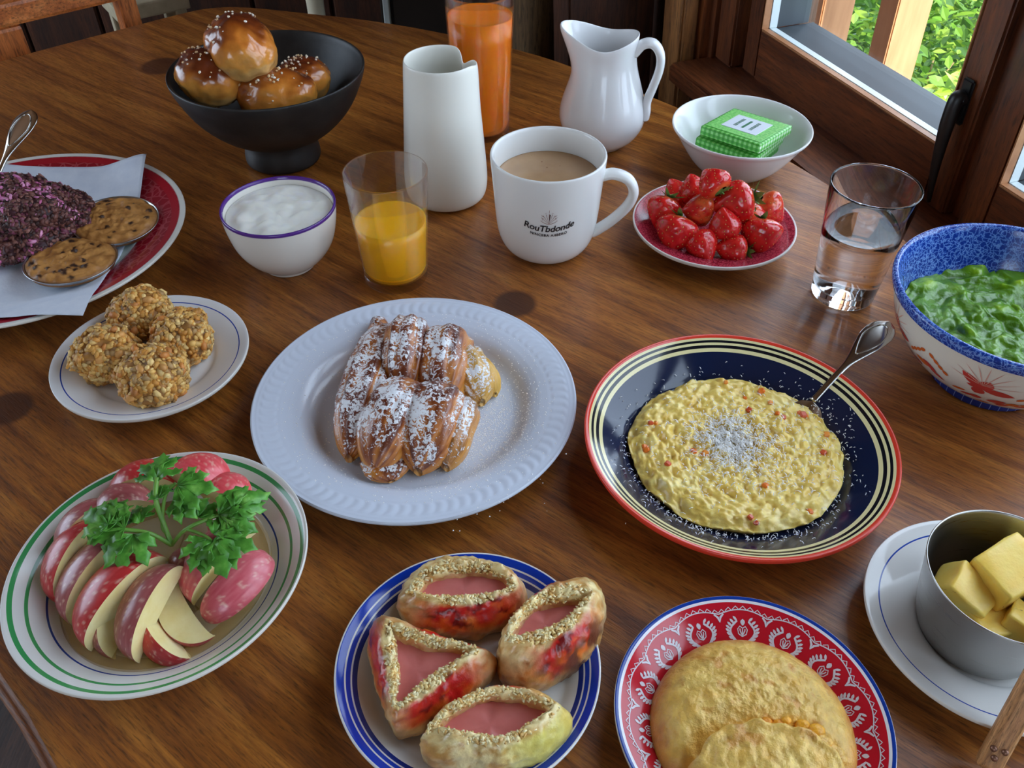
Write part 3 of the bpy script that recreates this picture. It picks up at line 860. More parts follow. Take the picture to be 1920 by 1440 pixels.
# white pitcher
PIC = (0.0955, 0.8695)
pit = thing('pitcher', 'white porcelain milk pitcher with spout and looped handle', 'pitcher', (*PIC, 0.0003), R(-14))
def pit_fn(r, a, z, i):
    x, y = r * math.cos(a), r * math.sin(a)
    b = (a - PI + PI) % (2 * PI) - PI              # spout towards local -x
    b = ((a - PI) + PI) % (2 * PI) - PI
    k = sstep(0.072, 0.118, z)
    g = math.exp(-(b / 0.70) ** 2)
    rr = r * (1 + k * 0.55 * g)
    zz = z - 0.003 * k + 0.007 * k * g - 0.0065 * k * math.exp(-((abs(b) - 1.55) / 0.75) ** 2) + 0.002 * k * math.exp(-((abs(b) - PI) / 0.7) ** 2)
    y2 = math.sin(a) * rr * (1 - 0.10 * k * g)
    return (math.cos(a) * rr, y2, zz)
pr = ck([(0, 0), (0.024, 0), (0.027, 0.003), (0.038, 0.012), (0.0455, 0.027), (0.0452, 0.042), (0.0385, 0.064), (0.0315, 0.086), (0.0298, 0.104), (0.0318, 0.120), (0.0298, 0.1205), (0.0272, 0.104), (0.029, 0.086), (0.036, 0.064), (0.042, 0.042), (0.042, 0.027), (0.030, 0.010), (0, 0.008)], 2)
V, Fc, mi = lathe(pr, 96, pit_fn); mesh_obj('body', V, Fc, ceramic('porcelain_white', (0.80, 0.80, 0.80, 1), 0.1), pit)
hp = spline([(0.0275, 0.0, 0.101), (0.036, 0.0, 0.1105), (0.046, 0.0, 0.1115), (0.0535, 0.0, 0.102), (0.0545, 0.0, 0.087), (0.050, 0.0, 0.068), (0.0455, 0.0, 0.052), (0.0455, 0.0, 0.041), (0.0445, 0.0, 0.034)], 7)
v, f = tube(hp, [0.0052 + 0.0012 * abs(2 * i / (len(hp) - 1) - 1) ** 2 for i in range(len(hp))], 16, flat=(1.35, 0.85))
mesh_obj('handle', v, f, pit.children[0].data.materials[0], pit)

# mug
MUC = (0.031, 0.672)
M_MUG = ceramic('mug_glaze', (0.77, 0.765, 0.74, 1), 0.12)
mug = thing('mug', 'white coffee mug with dark lettering and a curved handle', 'mug', (*MUC, 0.0003))
mprof = [(0, 0.001), (0.027, 0.001), (0.029, 0), (0.031, 0.0005), (0.038, 0.006), (0.0435, 0.018), (0.0458, 0.038), (0.0475, 0.064), (0.0497, 0.090), (0.0495, 0.0932), (0.0472, 0.0930), (0.0462, 0.088), (0.044, 0.06), (0.042, 0.03), (0.036, 0.012), (0, 0.008)]
V, Fc, mi = lathe(ck(mprof, 2), 112); mesh_obj('body', V, Fc, M_MUG, mug)
ha = R(-8)
hp = [(0.044, 0.0, 0.074), (0.056, 0.0, 0.0775), (0.069, 0.0, 0.073), (0.0745, 0.0, 0.061), (0.070, 0.0, 0.047), (0.058, 0.0, 0.032), (0.047, 0.0, 0.022), (0.0415, 0.0, 0.018)]
hp = spline([(x * math.cos(ha), x * math.sin(ha), z) for x, y, z in hp], 8)
v, f = tube(hp, 0.0050, 16, flat=(1.35, 0.9)); mesh_obj('handle', v, f, M_MUG, mug)
M_COFFEE, _nt, _b = new_mat('milky_coffee', 0.18, rgb(178, 140, 104), sss=0.2, sss_r=(1, .6, .3), sss_s=0.004)
_T = NT(_nt); _v = _T.coord()
_T.l(_T.mix(_T.ramp(_T.voronoi(_v, 90), [(0.04, 1.0), (0.08, 0.0)]), _T.ramp(_T.noise(_v, 30, 3), [(0.3, rgb(172, 134, 98)), (0.7, rgb(190, 154, 116))]), rgb(130, 92, 60)), _b.inputs['Base Color'])
V, Fc, mi = lathe([(0, 0.0705), (0.03, 0.0705), (0.0435, 0.0706), (0.0446, 0.0712), (0.0449, 0.070), (0.0445, 0.068), (0, 0.068)], 80)
mesh_obj('coffee', V[:1] + V[1:], [tuple(reversed(q)) for q in Fc], M_COFFEE, mug)['label'] = 'milky coffee'
M_INK = new_mat('dark_ink', 0.4, rgb(24, 22, 26))[0]
M_INKR = new_mat('faded_red_ink', 0.4, rgb(150, 108, 98))[0]
def mug_r(z): 
    xs = [(0.006, 0.038), (0.018, 0.0433), (0.038, 0.0459), (0.064, 0.0477), (0.090, 0.0496)]
    return float(np.interp(z, [a for a, _ in xs], [b for _, b in xs])) + 0.00035
def on_mug(x, z):
    r = mug_r(z); a = -PI / 2 + x / r
    return (r * math.cos(a), r * math.sin(a), z)
def text_mesh(body, size, shear=0.0, bold=0.0, space=1.0):
    cu = bpy.data.curves.new('lettering', 'FONT'); cu.body = body; cu.size = size; cu.align_x = 'CENTER'; cu.shear = shear; cu.offset = bold; cu.space_character = space
    cu.resolution_u = 3
    o = bpy.data.objects.new('lettering', cu); C.objects.link(o)
    dg = bpy.context.evaluated_depsgraph_get(); dg.update()
    me = o.evaluated_get(dg).to_mesh()
    v = np.array([q.co[:] for q in me.vertices]); f = [tuple(p.vertices) for p in me.polygons]
    o.evaluated_get(dg).to_mesh_clear()
    bpy.data.objects.remove(o); bpy.data.curves.remove(cu)
    return v, f
def wrap(v, z0, bow):
    return np.array([on_mug(x, z0 + y + bow * (x / 0.02) ** 2) for x, y, _ in v])
v1, f1 = text_mesh('RouTbdonde', 0.0086, shear=0.18, bold=0.00016, space=0.96)
v2, f2 = text_mesh('NINCEBA AIIBERO', 0.0036, bold=0.0001, space=1.1)
v, f, _ = join([(wrap(v1, 0.0445, 0.0030), f1), (wrap(v2, 0.0395, 0.0030), f2)])
mesh_obj('lettering', v, f, M_INK, mug, smooth=False)['label'] = 'dark curved lettering'
def stroke(pts, w):
    P = [np.array(p, dtype=float) for p in pts]; V = []; Fc = []
    for i in range(len(P)):
        t = P[min(i + 1, len(P) - 1)] - P[max(i - 1, 0)]; t /= np.linalg.norm(t)
        s = np.array((-t[1], t[0])) * (w[i] if isinstance(w, list) else w)
        V += [P[i] + s, P[i] - s]
    for i in range(len(P) - 1): Fc.append((2 * i, 2 * i + 1, 2 * i + 3, 2 * i + 2))
    return np.array([(a, b, 0) for a, b in V]), Fc
em = []
for k in range(-3, 4):
    a = PI / 2 - k * 0.27; L = 0.0105 - 0.0004 * abs(k)
    em.append(stroke([(0, 0), (math.cos(a) * L, math.sin(a) * L)], [0.00005, 0.00022]))
em.append(stroke([(-0.0072 + 0.0144 * t, 0.0035 * (2 * t - 1) ** 2 - 0.0002) for t in np.linspace(0, 1, 9)], 0.0002))
for s in (-1, 1):
    em.append(stroke([(s * 0.0066, 0.0085), (s * 0.0048, 0.0072)], 0.00018)); em.append(stroke([(s * 0.0060, 0.0036), (s * 0.0050, 0.0060)], 0.00015))
    em.append(stroke([(s * 0.0022, 0.0112), (s * 0.0036, 0.0104)], 0.00013))
em.append(stroke([(0, 0.0112), (0, 0.0138)], 0.00018))
v, f, _ = join([(wrap(a, 0.0525, 0.0), b) for a, b in em]); emb_o = mesh_obj('emblem', v, f, M_INKR, mug, smooth=False); emb_o['label'] = 'faded fan shaped emblem'
v, f = stroke([(0, 0.001), (0.0004, 0.006), (0.0005, 0.0096)], [0.0001, 0.0004, 0.0006]); subpart(mesh_obj('emblem_core', wrap(v, 0.0525, 0), f, M_INK, mug, smooth=False), emb_o)

# bowl with napkin packets
NBC = (0.2305, 0.8149); NBH = 0.049
pr = ck([(0, 0.002), (0.028, 0.002), (0.030, 0), (0.033, 0), (0.046, 0.011), (0.060, 0.032), (0.0655, 0.0415), (0.0690, 0.0450), (0.0697, 0.0475), (0.0685, 0.0485), (0.0655, 0.0460), (0.057, 0.031), (0.043, 0.013), (0.03, 0.006), (0, 0.005)], 2)
V, Fc, mi = lathe(pr, 112)
tag(mesh_obj('cereal_bowl', V, Fc, M_WHITE, loc=(*NBC, 0.0003)), 'white bowl with flared rim holding green checked packets', 'bowl')

# yogurt bowl
YBC = (-0.1988, 0.6446)
PURP = rgb(84, 44, 128)
pr = ck([(0, 0.002), (0.020, 0.002), (0.0205, 0), (0.0235, 0), (0.0240, 0.003), (0.033, 0.010), (0.0425, 0.024), (0.0468, 0.042), (0.0483, 0.0555), (0.0487, 0.0592), (0.0472, 0.0600), (0.0460, 0.0580), (0.0445, 0.042), (0.038, 0.020), (0.025, 0.008), (0, 0.006)], 2)
M_YB, _nt, _b = new_mat('purple_rimmed_glaze', 0.14)
_T = NT(_nt); _t = _T.n('ShaderNodeTexCoord'); _x = _T.n('ShaderNodeSeparateXYZ'); _T.l(_t.outputs['Object'], _x.inputs[0])
_T.l(_T.mix(_T.ramp(_T.math('MULTIPLY', _x.outputs[2], 10), [(0.566, 0.0), (0.568, 1.0)]), (0.76, 0.72, 0.65, 1), PURP), _b.inputs['Base Color'])
vessel('small_bowl', 'small off-white bowl with purple rim filled with yogurt', 'bowl', YBC, pr, [M_YB])

# large blue bowl with flowers
GBC = (0.3627, 0.4947)
big = thing('mixing_bowl', 'large white bowl with red flowers, speckled blue inside, holding green puree', 'bowl', (*GBC, 0.0003))
M_BBI, _nt, _b = new_mat('speckled_blue_enamel', 0.16)
_T = NT(_nt); _v = _T.coord()
_q = _T.n('ShaderNodeTexNoise'); _q.inputs['Scale'].default_value = 150; _q.inputs['Detail'].default_value = 2; _T.l(_v, _q.inputs['Vector'])
_w = _T.n('ShaderNodeVectorMath'); _w.operation = 'MULTIPLY_ADD'; _T.l(_q.outputs['Color'], _w.inputs[0]); _w.inputs[1].default_value = (0.012, 0.012, 0.012); _T.l(_v, _w.inputs[2])
_ed = _T.voronoi(_w.outputs[0], 260, 'DISTANCE_TO_EDGE')
_T.l(_T.ramp(_ed, [(0.02, rgb(112, 150, 214)), (0.08, rgb(48, 88, 176)), (0.2, rgb(22, 52, 138))]), _b.inputs['Base Color'])
M_BBO = ceramic('warm_white_enamel', (0.74, 0.70, 0.62, 1), 0.15)
M_BBF, _nt, _b = new_mat('blue_foot_enamel', 0.2)
_T = NT(_nt); _t = _T.n('ShaderNodeTexCoord'); _x = _T.n('ShaderNodeSeparateXYZ'); _T.l(_t.outputs['Object'], _x.inputs[0])
_an = _T.math('FRACT', _T.math('MULTIPLY', _T.math('ARCTAN2', _x.outputs[1], _x.outputs[0]), 40 / (2 * PI)))
_T.l(_T.ramp(_an, [(0.06, rgb(110, 130, 180)), (0.10, rgb(26, 44, 110))]), _b.inputs['Base Color'])
gpr = ck([(0, 0.003), (0.037, 0.003), (0.0375, 0), (0.0410, 0), (0.0412, 0.0075), (0.0418, 0.009), (0.062, 0.022), (0.078, 0.044), (0.0855, 0.068), (0.0885, 0.0745), (0.0893, 0.079), (0.0875, 0.0812), (0.0845, 0.0800), (0.0815, 0.068), (0.074, 0.045), (0.058, 0.025), (0.035, 0.012), (0, 0.010)], 2)
grim = max(range(len(gpr)), key=lambda i: gpr[i][1])
def gsplit(i):
    z = gpr[i][1]
    if i >= grim: return 0
    if z > 0.0705: return 0
    if z < 0.0082: return 2
    return 1
V, Fc, mi = lathe(gpr, 144, split=gsplit); mesh_obj('body', V, Fc, [M_BBI, M_BBO, M_BBF], big, mi=mi)
go = sorted((z, r) for r, z in gpr[:grim] if z > 0.009)
def big_r(z): return float(np.interp(z, [a for a, _ in go], [b for _, b in go])) + 0.0003
def on_big(a, z): r = big_r(z); return (r * math.cos(a), r * math.sin(a), z)
M_FR = ceramic('red_flower_print', rgb(190, 60, 56), 0.2); M_FO = ceramic('orange_flower_print', rgb(206, 98, 44), 0.2); M_FP = ceramic('pink_line_print', rgb(214, 164, 150), 0.2)
def bpetal(a, z, ang, L, w):
    out = []; fcs = []
    for i, t in enumerate(np.linspace(0, 1, 7)):
        ww = w * (0.12 + math.sin(PI * t) ** 0.8) * (1 if 0 < t < 1 else 0.4)
        cx, cz = math.cos(ang) * L * t, math.sin(ang) * L * t
        for s in (-1, 1):
            x = cx - math.sin(ang) * ww * s; y = cz + math.cos(ang) * ww * s
            zz = z + y * 0.85; out.append(on_big(a + x / big_r(z), max(0.0095, zz)))
    for i in range(6): fcs.append((2 * i, 2 * i + 2, 2 * i + 3, 2 * i + 1))
    return np.array(out), fcs
rngf = random.Random(5)
red, orange, pink = [], [], []
for k in range(6):
    a0 = -PI / 2 - 0.60 + k * PI / 3
    for ang, L, w in ((2.4, 0.020, 0.0034), (1.3, 0.012, 0.0045), (0.0, 0.021, 0.0034), (4.4, 0.010, 0.0042), (3.1, 0.010, 0.002)):
        red.append(bpetal(a0, 0.046, ang, L, w))
    for j in range(13):
        u = j / 12 - 0.5
        aa = a0 + u * 1.02; zz = 0.0265 + 0.010 * abs(u) * 2 + rngf.uniform(-0.003, 0.004)
        (red if j % 3 else orange).append(bpetal(aa, zz, rngf.choice((2.6, 0.4, 2.9, 0.2)), rngf.uniform(0.008, 0.014), rngf.uniform(0.0016, 0.003)))
    for s in (-1, 1):
        for j in range(4):
            orange.append(bpetal(a0 + s * (0.30 + j * 0.05), 0.042 + j * 0.003, PI / 2 + s * -0.7, 0.006, 0.0016))
    for j in range(9):
        pink.append(bpetal(a0, 0.050, 0.25 + j * 0.33, 0.024, 0.00035))
for nm, ps, m in (('red_petals', red, M_FR), ('orange_petals', orange, M_FO), ('pink_rays', pink, M_FP)):
    v, f, _ = join(ps); stuff(mesh_obj(nm, v, f, m, big, smooth=True))['label'] = nm.replace('_', ' ') + ' printed on the outside'

# steel butter cup
BCC = (0.2665, 0.2705)
M_STEEL, _nt, _b = new_mat('brushed_steel', 0.3, rgb(170, 168, 164), metal=1.0)
_T = NT(_nt); _v = _T.coord(scale=(1, 1, 40)); _T.l(_T.ramp(_T.noise(_v, 30, 3), [(0.3, 0.27), (0.7, 0.33)]), _b.inputs['Roughness'])
pr = ck([(0, 0.0), (0.030, 0.0), (0.0335, 0.003), (0.0375, 0.018), (0.0410, 0.040), (0.0432, 0.0535), (0.0436, 0.0545), (0.0428, 0.0550), (0.0420, 0.0535), (0.0398, 0.040), (0.0362, 0.018), (0.032, 0.004), (0, 0.0025)], 2)
V, Fc, mi = lathe(pr, 96)
tag(mesh_obj('steel_cup', V, Fc, M_STEEL, loc=(*BCC, 0.0066)), 'round steel cup on the saucer, holding butter pieces', 'cup')

# ---- glasses
M_GLASS = glass_mat('clear_glass')
M_THIN = glass_mat('thin_clear_glass')
_nt = M_THIN.node_tree; _T = NT(_nt); _tr = _T.n('ShaderNodeBsdfTransparent'); _mx = _T.n('ShaderNodeMixShader'); _mx.inputs[0].default_value = 0.7
_T.l(_nt.nodes['Principled BSDF'].outputs[0], _mx.inputs[1]); _T.l(_tr.outputs[0], _mx.inputs[2]); _T.l(_mx.outputs[0], _nt.nodes['Material Output'].inputs['Surface'])
def tumbler(name, label, loc, r0, r1, H, tb, mat_liq, r_fill, part, liq_bias, wall=0.0013, liq_label=None, gm=None):
    t = thing(name, label, 'glass', (loc[0], loc[1], 0.0004))
    pr = ck([(0, 0), (r0 * 0.9, 0), (r0, 0.0015), (r0 + (r1 - r0) * 0.05, 0.006)], 2) + [(r0 + (r1 - r0) * f, H * f) for f in (0.15, 0.4, 0.7, 0.985)] + \
        [(r1 - 0.0002, H), (r1 - wall + 0.0002, H)] + [(r0 + (r1 - r0) * f - wall, H * f) for f in (0.985, 0.7, 0.4, 0.2)] + \
        ck([(r0 + (r1 - r0) * 0.1 - wall, max(tb + 0.006, H * .09)), (r0 - wall - 0.001, tb + 0.001), (r0 * 0.8, tb), (0, tb)], 2)
    V, Fc, mi = lathe(pr, 96); mesh_obj('glass_body', V, Fc, gm or M_GLASS, t)
    zf = r_fill
    def ri(z): return r0 + (r1 - r0) * z / H - wall + liq_bias
    lp = [(0, tb + liq_bias * -1)] + ck([(r0 * 0.8, tb - liq_bias), (r0 - wall - 0.001 + liq_bias, tb + 0.001 - liq_bias), (ri(max(tb + 0.006, H * .09)), max(tb + 0.006, H * .09))], 2)
    lp += [(ri(z), z) for z in np.linspace(max(tb + 0.008, H * .1), zf, 6)] + [(ri(zf) - 0.0015, zf - 0.0006), (ri(zf) * 0.6, zf - 0.0008), (0, zf - 0.0008)]
    V, Fc, mi = lathe(lp, 80); o = mesh_obj(part, V, Fc, mat_liq, t)
    if liq_label: o['label'] = liq_label
    return t
M_OJ = new_mat('orange_juice', 0.15, (1.0, 0.46, 0.010, 1), sss=0.5, sss_r=(1.0, 0.45, 0.05), sss_s=0.008)[0]
M_CJ = noise_mat('carrot_juice', [(0.3, (0.98, 0.20, 0.008, 1)), (0.7, (1.0, 0.27, 0.010, 1))], 60, rough=0.2, sss=0.35, sss_r=(1.0, 0.3, 0.05), sss_s=0.008)
M_WATER = glass_mat('still_water', ior=1.33)
tumbler('juice_glass', 'clear tumbler half full of yellow orange juice', (-0.1011, 0.6222), 0.0272, 0.0342, 0.1036, 0.008, M_OJ, 0.0585, 'orange_juice', -0.0002, liq_label='yellow orange juice', gm=M_THIN)
tumbler('water_glass', 'clear tumbler more than half full of water', (0.2821, 0.5978), 0.0256, 0.0348, 0.1051, 0.010, M_WATER, 0.066, 'water', 0.0002, liq_label='clear water')
tumbler('tall_glass', 'tall glass of bright orange carrot juice behind the carafe', (-0.0325, 0.8945), 0.0292, 0.0352, 0.150, 0.006, M_CJ, 0.127, 'carrot_juice', -0.0002, liq_label='bright orange juice', gm=M_THIN)

# ================================================================== FOOD
rng = random.Random(42)
npr = np.random.RandomState(7)

def blob(sub, radii, amp, scale, seed, oct=4, flat_z=None):
    v, f = ico(sub + 1); out = np.empty_like(v)
    for i, p in enumerate(v):
        d = 1 + amp * fbm(p, scale, oct, seed)
        out[i] = p * d * np.array(radii)
    if flat_z is not None: out[:, 2] = np.maximum(out[:, 2], flat_z)
    return out, f, v

def vnormals(v, f):
    n = np.zeros_like(v); f = np.asarray(f)
    fn = np.cross(v[f[:, 1]] - v[f[:, 0]], v[f[:, 2]] - v[f[:, 0]])
    for k in range(3): np.add.at(n, f[:, k], fn)
    return n / (np.linalg.norm(n, axis=1, keepdims=True) + 1e-12)

def scatter(pts, nrms, tmpl, size, rng, cols, flat=True, var=0.4, lift=0.0, aniso=None):
    """small pieces on a surface, one mesh: tmpl = (verts, faces)"""
    parts = []
    for p, n in zip(pts, nrms):
        m = align(n, rng) if flat else rand_rot(rng)
        if flat: m = m @ np.array(Euler((rng.gauss(0, 0.35), rng.gauss(0, 0.35), 0)).to_matrix())
        s = size * rng.uniform(1 - var, 1 + var)
        tv = tmpl[0] * (np.array(aniso) if aniso is not None else 1.0)
        c = cols[rng.randrange(len(cols))]; g = rng.uniform(0.85, 1.15)
        parts.append(((tv * s) @ m.T + np.asarray(p) + np.asarray(n) * lift, tmpl[1], np.array(c[:3]) * g))
    return join(parts)

# ---------------------------------------------------------------- bread rolls in the black bowl
M_BUN = vc_mat('glossy_bun_crust', 0.22, bump=0.35, bscale=170, bdist=0.0012, var=0.25, vscale=55, coat=0.5)
M_SUGAR = vc_mat('pearl_sugar', 0.35)
def bun(loc, radii, tilt, top_dir, dark, seed, label):
    v, f, u = blob(4, radii, 0.10, 1.3, seed, 3)
    R_ = np.array(Euler(tilt).to_matrix())
    td = np.array(Vector(top_dir).normalized())
    n0 = vnormals(v, f)
    v = v @ R_.T; n = n0 @ R_.T
    K = []
    for p, nn in zip(v, n):
        k = float(nn @ td); q = fbm(p, 26, 4, seed)
        base = lerp3(rgb(218, 146, 62), rgb(196, 100, 28), k * 0.9 + 0.25 + q * 0.5)
        c = lerp3(base, rgb(98, 40, 16), sstep(0.25, 0.95, k * 0.7 + dark + q * 0.55))
        if k < -0.3: c = lerp3(c, rgb(226, 186, 120), sstep(-0.3, -0.7, k) * 0.6)
        K.append(c)
    t = thing('bread_roll', label, 'bread roll', loc, group='bread rolls in the black bowl')
    cr = mesh_obj('crust', v, f, M_BUN, t, cols=K)
    g = random.Random(seed); P = []; N = []
    idx = list(range(len(v)))
    while len(P) < 46:
        i = g.choice(idx); k = float(n[i] @ td)
        if g.random() < sstep(0.35, 0.98, k) ** 1.6: P.append(v[i] + np.array([g.gauss(0, .0006) for _ in range(3)])); N.append(n[i])
    tv, tf = ico(1)
    vv, ff, kk = scatter(P, N, (tv * np.array((1, 0.8, 0.7)), tf), 0.0013, g, [rgb(240, 226, 200), rgb(226, 190, 140), rgb(250, 240, 222)], var=0.5, lift=0.0004)
    subpart(stuff(mesh_obj('sugar_grains', vv, ff, M_SUGAR, t, cols=kk, smooth=False)), cr)
bun(at(452, 92, 0.118), (0.033, 0.038, 0.030), (0.25, 0.35, 0.7), (-0.25, 0.35, 0.9), 0.05, 3, 'golden glossy bread roll lying on top of the others in the black bowl')
bun(at(395, 146, 0.096), (0.032, 0.029, 0.027), (0.1, 0.5, 0.3), (-0.1, 0.1, 0.95), 0.42, 9, 'dark brown bread roll at the left rim of the black bowl')
bun(at(520, 178, 0.080), (0.038, 0.028, 0.024), (0.0, 0.0, 0.15), (-0.15, 0.1, 0.95), 0.20, 17, 'flat brown bread roll at the front of the black bowl')
bun(at(567, 152, 0.074), (0.029, 0.028, 0.023), (0.1, -0.2, 0.5), (-0.1, 0.2, 0.95), 0.22, 23, 'small bread roll half hidden at the right in the black bowl')

# ---------------------------------------------------------------- yogurt
M_YOG = new_mat('yogurt', 0.25, (0.90, 0.88, 0.80, 1), sss=0.8, sss_r=(1, .9, .7), sss_s=0.006)[0]
def surface_disc(Rr, z, fn, nr=48, na=96, base_z=None, rfn=None):
    V = [(0, 0, z + fn(0, 0))]; Fc = []
    for i in range(1, nr + 1):
        for k in range(na):
            a = 2 * PI * k / na; r = Rr * i / nr
            if rfn: r *= rfn(a)
            x, y = r * math.cos(a), r * math.sin(a); V.append((x, y, z + fn(x, y)))
    for k in range(na): Fc.append((0, 1 + k, 1 + (k + 1) % na))
    for i in range(nr - 1):
        for k in range(na):
            a0 = 1 + i * na + k; a1 = 1 + i * na + (k + 1) % na
            Fc.append((a0, a0 + na, a1 + na, a1))
    if base_z is not None:            # skirt and flat bottom
        o = 1 + (nr - 1) * na; b = len(V)
        for k in range(na):
            x, y, _ = V[o + k]; V.append((x * 0.97, y * 0.97, base_z))
        V.append((0, 0, base_z))
        for k in range(na):
            k2 = (k + 1) % na
            Fc.append((o + k, b + k, b + k2, o + k2)); Fc.append((b + k, len(V) - 1, b + k2))
    return V, Fc
def yf(x, y):
    r = math.hypot(x, y) / 0.0455
    w = 1 - sstep(0.8, 1.0, r) * 0.8
    h = 0.0042 * fbm((x, y, 0.3), 48, 2, 4) + 0.0012 * abs(fbm((x, y, 0.7), 90, 1, 8))
    return w * h + 0.002 * (1 - r * r)
V, Fc = surface_disc(0.0450, 0.0520, yf, 60, 120, base_z=0.044)
o = mesh_obj('yogurt', V, Fc, M_YOG, loc=(*YBC, 0.0003))
tag(o, 'thick white stirred yogurt in the purple rimmed bowl', 'yogurt')

# ---------------------------------------------------------------- green puree
M_SPIN, _nt, _b = new_mat('green_puree', 0.27, coat=0.12, sss=0.1, sss_r=(.3, 1, .1), sss_s=0.004)
_T = NT(_nt); _T.l(_T.attr(), _b.inputs['Base Color']); _T.bump(_T.noise(_T.coord(), 320, 4), 0.6, 0.0012, _b)
def sf(x, y):
    p = (x, y, 0.1); q = (x + 0.006 * fbm(p, 60, 2, 1), y + 0.006 * fbm(p, 60, 2, 5), 0)
    return 0.0062 * fbm(q, 42, 2, 2) + 0.0035 * abs(fbm(q, 85, 2, 9)) - 0.0022 * abs(fbm(q, 60, 2, 19))
V, Fc = surface_disc(0.0745, 0.047, sf, 90, 200, base_z=0.040)
K = []
for x, y, z in V:
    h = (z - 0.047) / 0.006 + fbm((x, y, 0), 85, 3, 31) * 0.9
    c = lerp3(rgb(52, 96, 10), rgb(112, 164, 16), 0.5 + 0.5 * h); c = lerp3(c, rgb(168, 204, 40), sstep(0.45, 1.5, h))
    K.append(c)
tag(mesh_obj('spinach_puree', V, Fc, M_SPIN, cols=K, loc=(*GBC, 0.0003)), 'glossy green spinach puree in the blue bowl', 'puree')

# ---------------------------------------------------------------- oat cookies
M_OAT = vc_mat('oat_cookie', 0.55, bump=0.3, bscale=400, var=0.15)
OATC = [rgb(220, 172, 92), rgb(204, 146, 64), rgb(228, 192, 122), rgb(196, 132, 52), rgb(212, 164, 88), rgb(172, 134, 82)]
def oat_cookie(px, py, r, seed, label):
    g = random.Random(seed)
    zc = 0.006 + r * 0.66
    p = at(px, py, zc)
    d = Vector((p.x - CPC[0], p.y - CPC[1]))
    base = Vector((p.x, p.y, cp_z(d.length) + 0.0012))
    t = thing('oat_cookie', label, 'cookie', base, group='oat cookies on the blue lined plate')
    v, f, u = blob(4, (r, r, r * 0.82), 0.16, 1.6, seed, 4)
    v[:, 2] = np.maximum(v[:, 2], -r * 0.62); v[:, 2] += r * 0.62
    n = vnormals(v, f)
    K = [lerp3(rgb(176, 118, 50), rgb(120, 84, 42), 0.5 + fbm(q, 80, 3, seed)) for q in v]
    cr = mesh_obj('crumb', v, f, M_OAT, t, cols=K)
    P = []; N = []
    for i in g.sample(range(len(v)), 900):
        if v[i][2] > 0.001: P.append(v[i]); N.append(n[i])
    tv, tf = ico(1)
    vv, ff, kk = scatter(P, N, (tv, tf), 0.0022, g, OATC, var=0.45, aniso=(1.35, 0.95, 0.5))
    subpart(stuff(mesh_obj('oat_flakes', vv, ff, M_OAT, t, cols=kk)), cr)
    P = P[:14]; N = N[:14]
    vv, ff, kk = scatter(P, N, (tv, tf), 0.0030, g, [rgb(196, 124, 56), rgb(210, 150, 80)], var=0.3, aniso=(1.5, 0.9, 0.8), lift=0.0006)
    subpart(stuff(mesh_obj('nut_pieces', vv, ff, M_OAT, t, cols=kk)), cr)
oat_cookie(268, 592, 0.0235, 101, 'greyish oat cookie at the back of the small plate')
oat_cookie(342, 634, 0.0235, 102, 'ragged oat cookie at the right on the small plate')
oat_cookie(201, 664, 0.0235, 103, 'oat cookie at the left on the small plate')
oat_cookie(288, 706, 0.0250, 104, 'oat cookie nearest to the camera on the small plate')

# ---------------------------------------------------------------- sugared pastry
M_PASTRY, _nt, _b = new_mat('flaky_pastry', 0.25, coat=0.45)
_T = NT(_nt); _v = _T.coord()
_geo = _T.n('ShaderNodeNewGeometry'); _sx = _T.n('ShaderNodeSeparateXYZ'); _T.l(_geo.outputs['True Normal'], _sx.inputs[0])
_n1 = _T.noise(_v, 300, 5, 0.7, 1.2); _n2 = _T.noise(_v, 45, 3)
_dep = _T.math('ADD', _T.math('ADD', _T.math('MULTIPLY', _sx.outputs[2], 0.22), _T.math('MULTIPLY', _n1, 1.0)), _T.math('MULTIPLY', _n2, 0.55))
_sug = _T.ramp(_dep, [(0.97, 0.0), (1.10, 1.0)])
_T.l(_T.mix(_sug, _T.attr(), (0.82, 0.82, 0.84, 1)), _b.inputs['Base Color'])
_T.l(_T.ramp(_sug, [(0, 0.28), (1, 0.9)]), _b.inputs['Roughness'])
_T.bump(_T.math('ADD', _n1, _T.math('MULTIPLY', _sug, 0.6)), 0.4, 0.0012, _b)
M_CRUMB = vc_mat('pale_pastry_layers', 0.45, bump=0.3, bscale=260, var=0.15)
pz = 0.0075
pastry = thing('pastry', 'flaky browned pastry with thick lobes dusted with powdered sugar', 'pastry', (*WPC, pz))
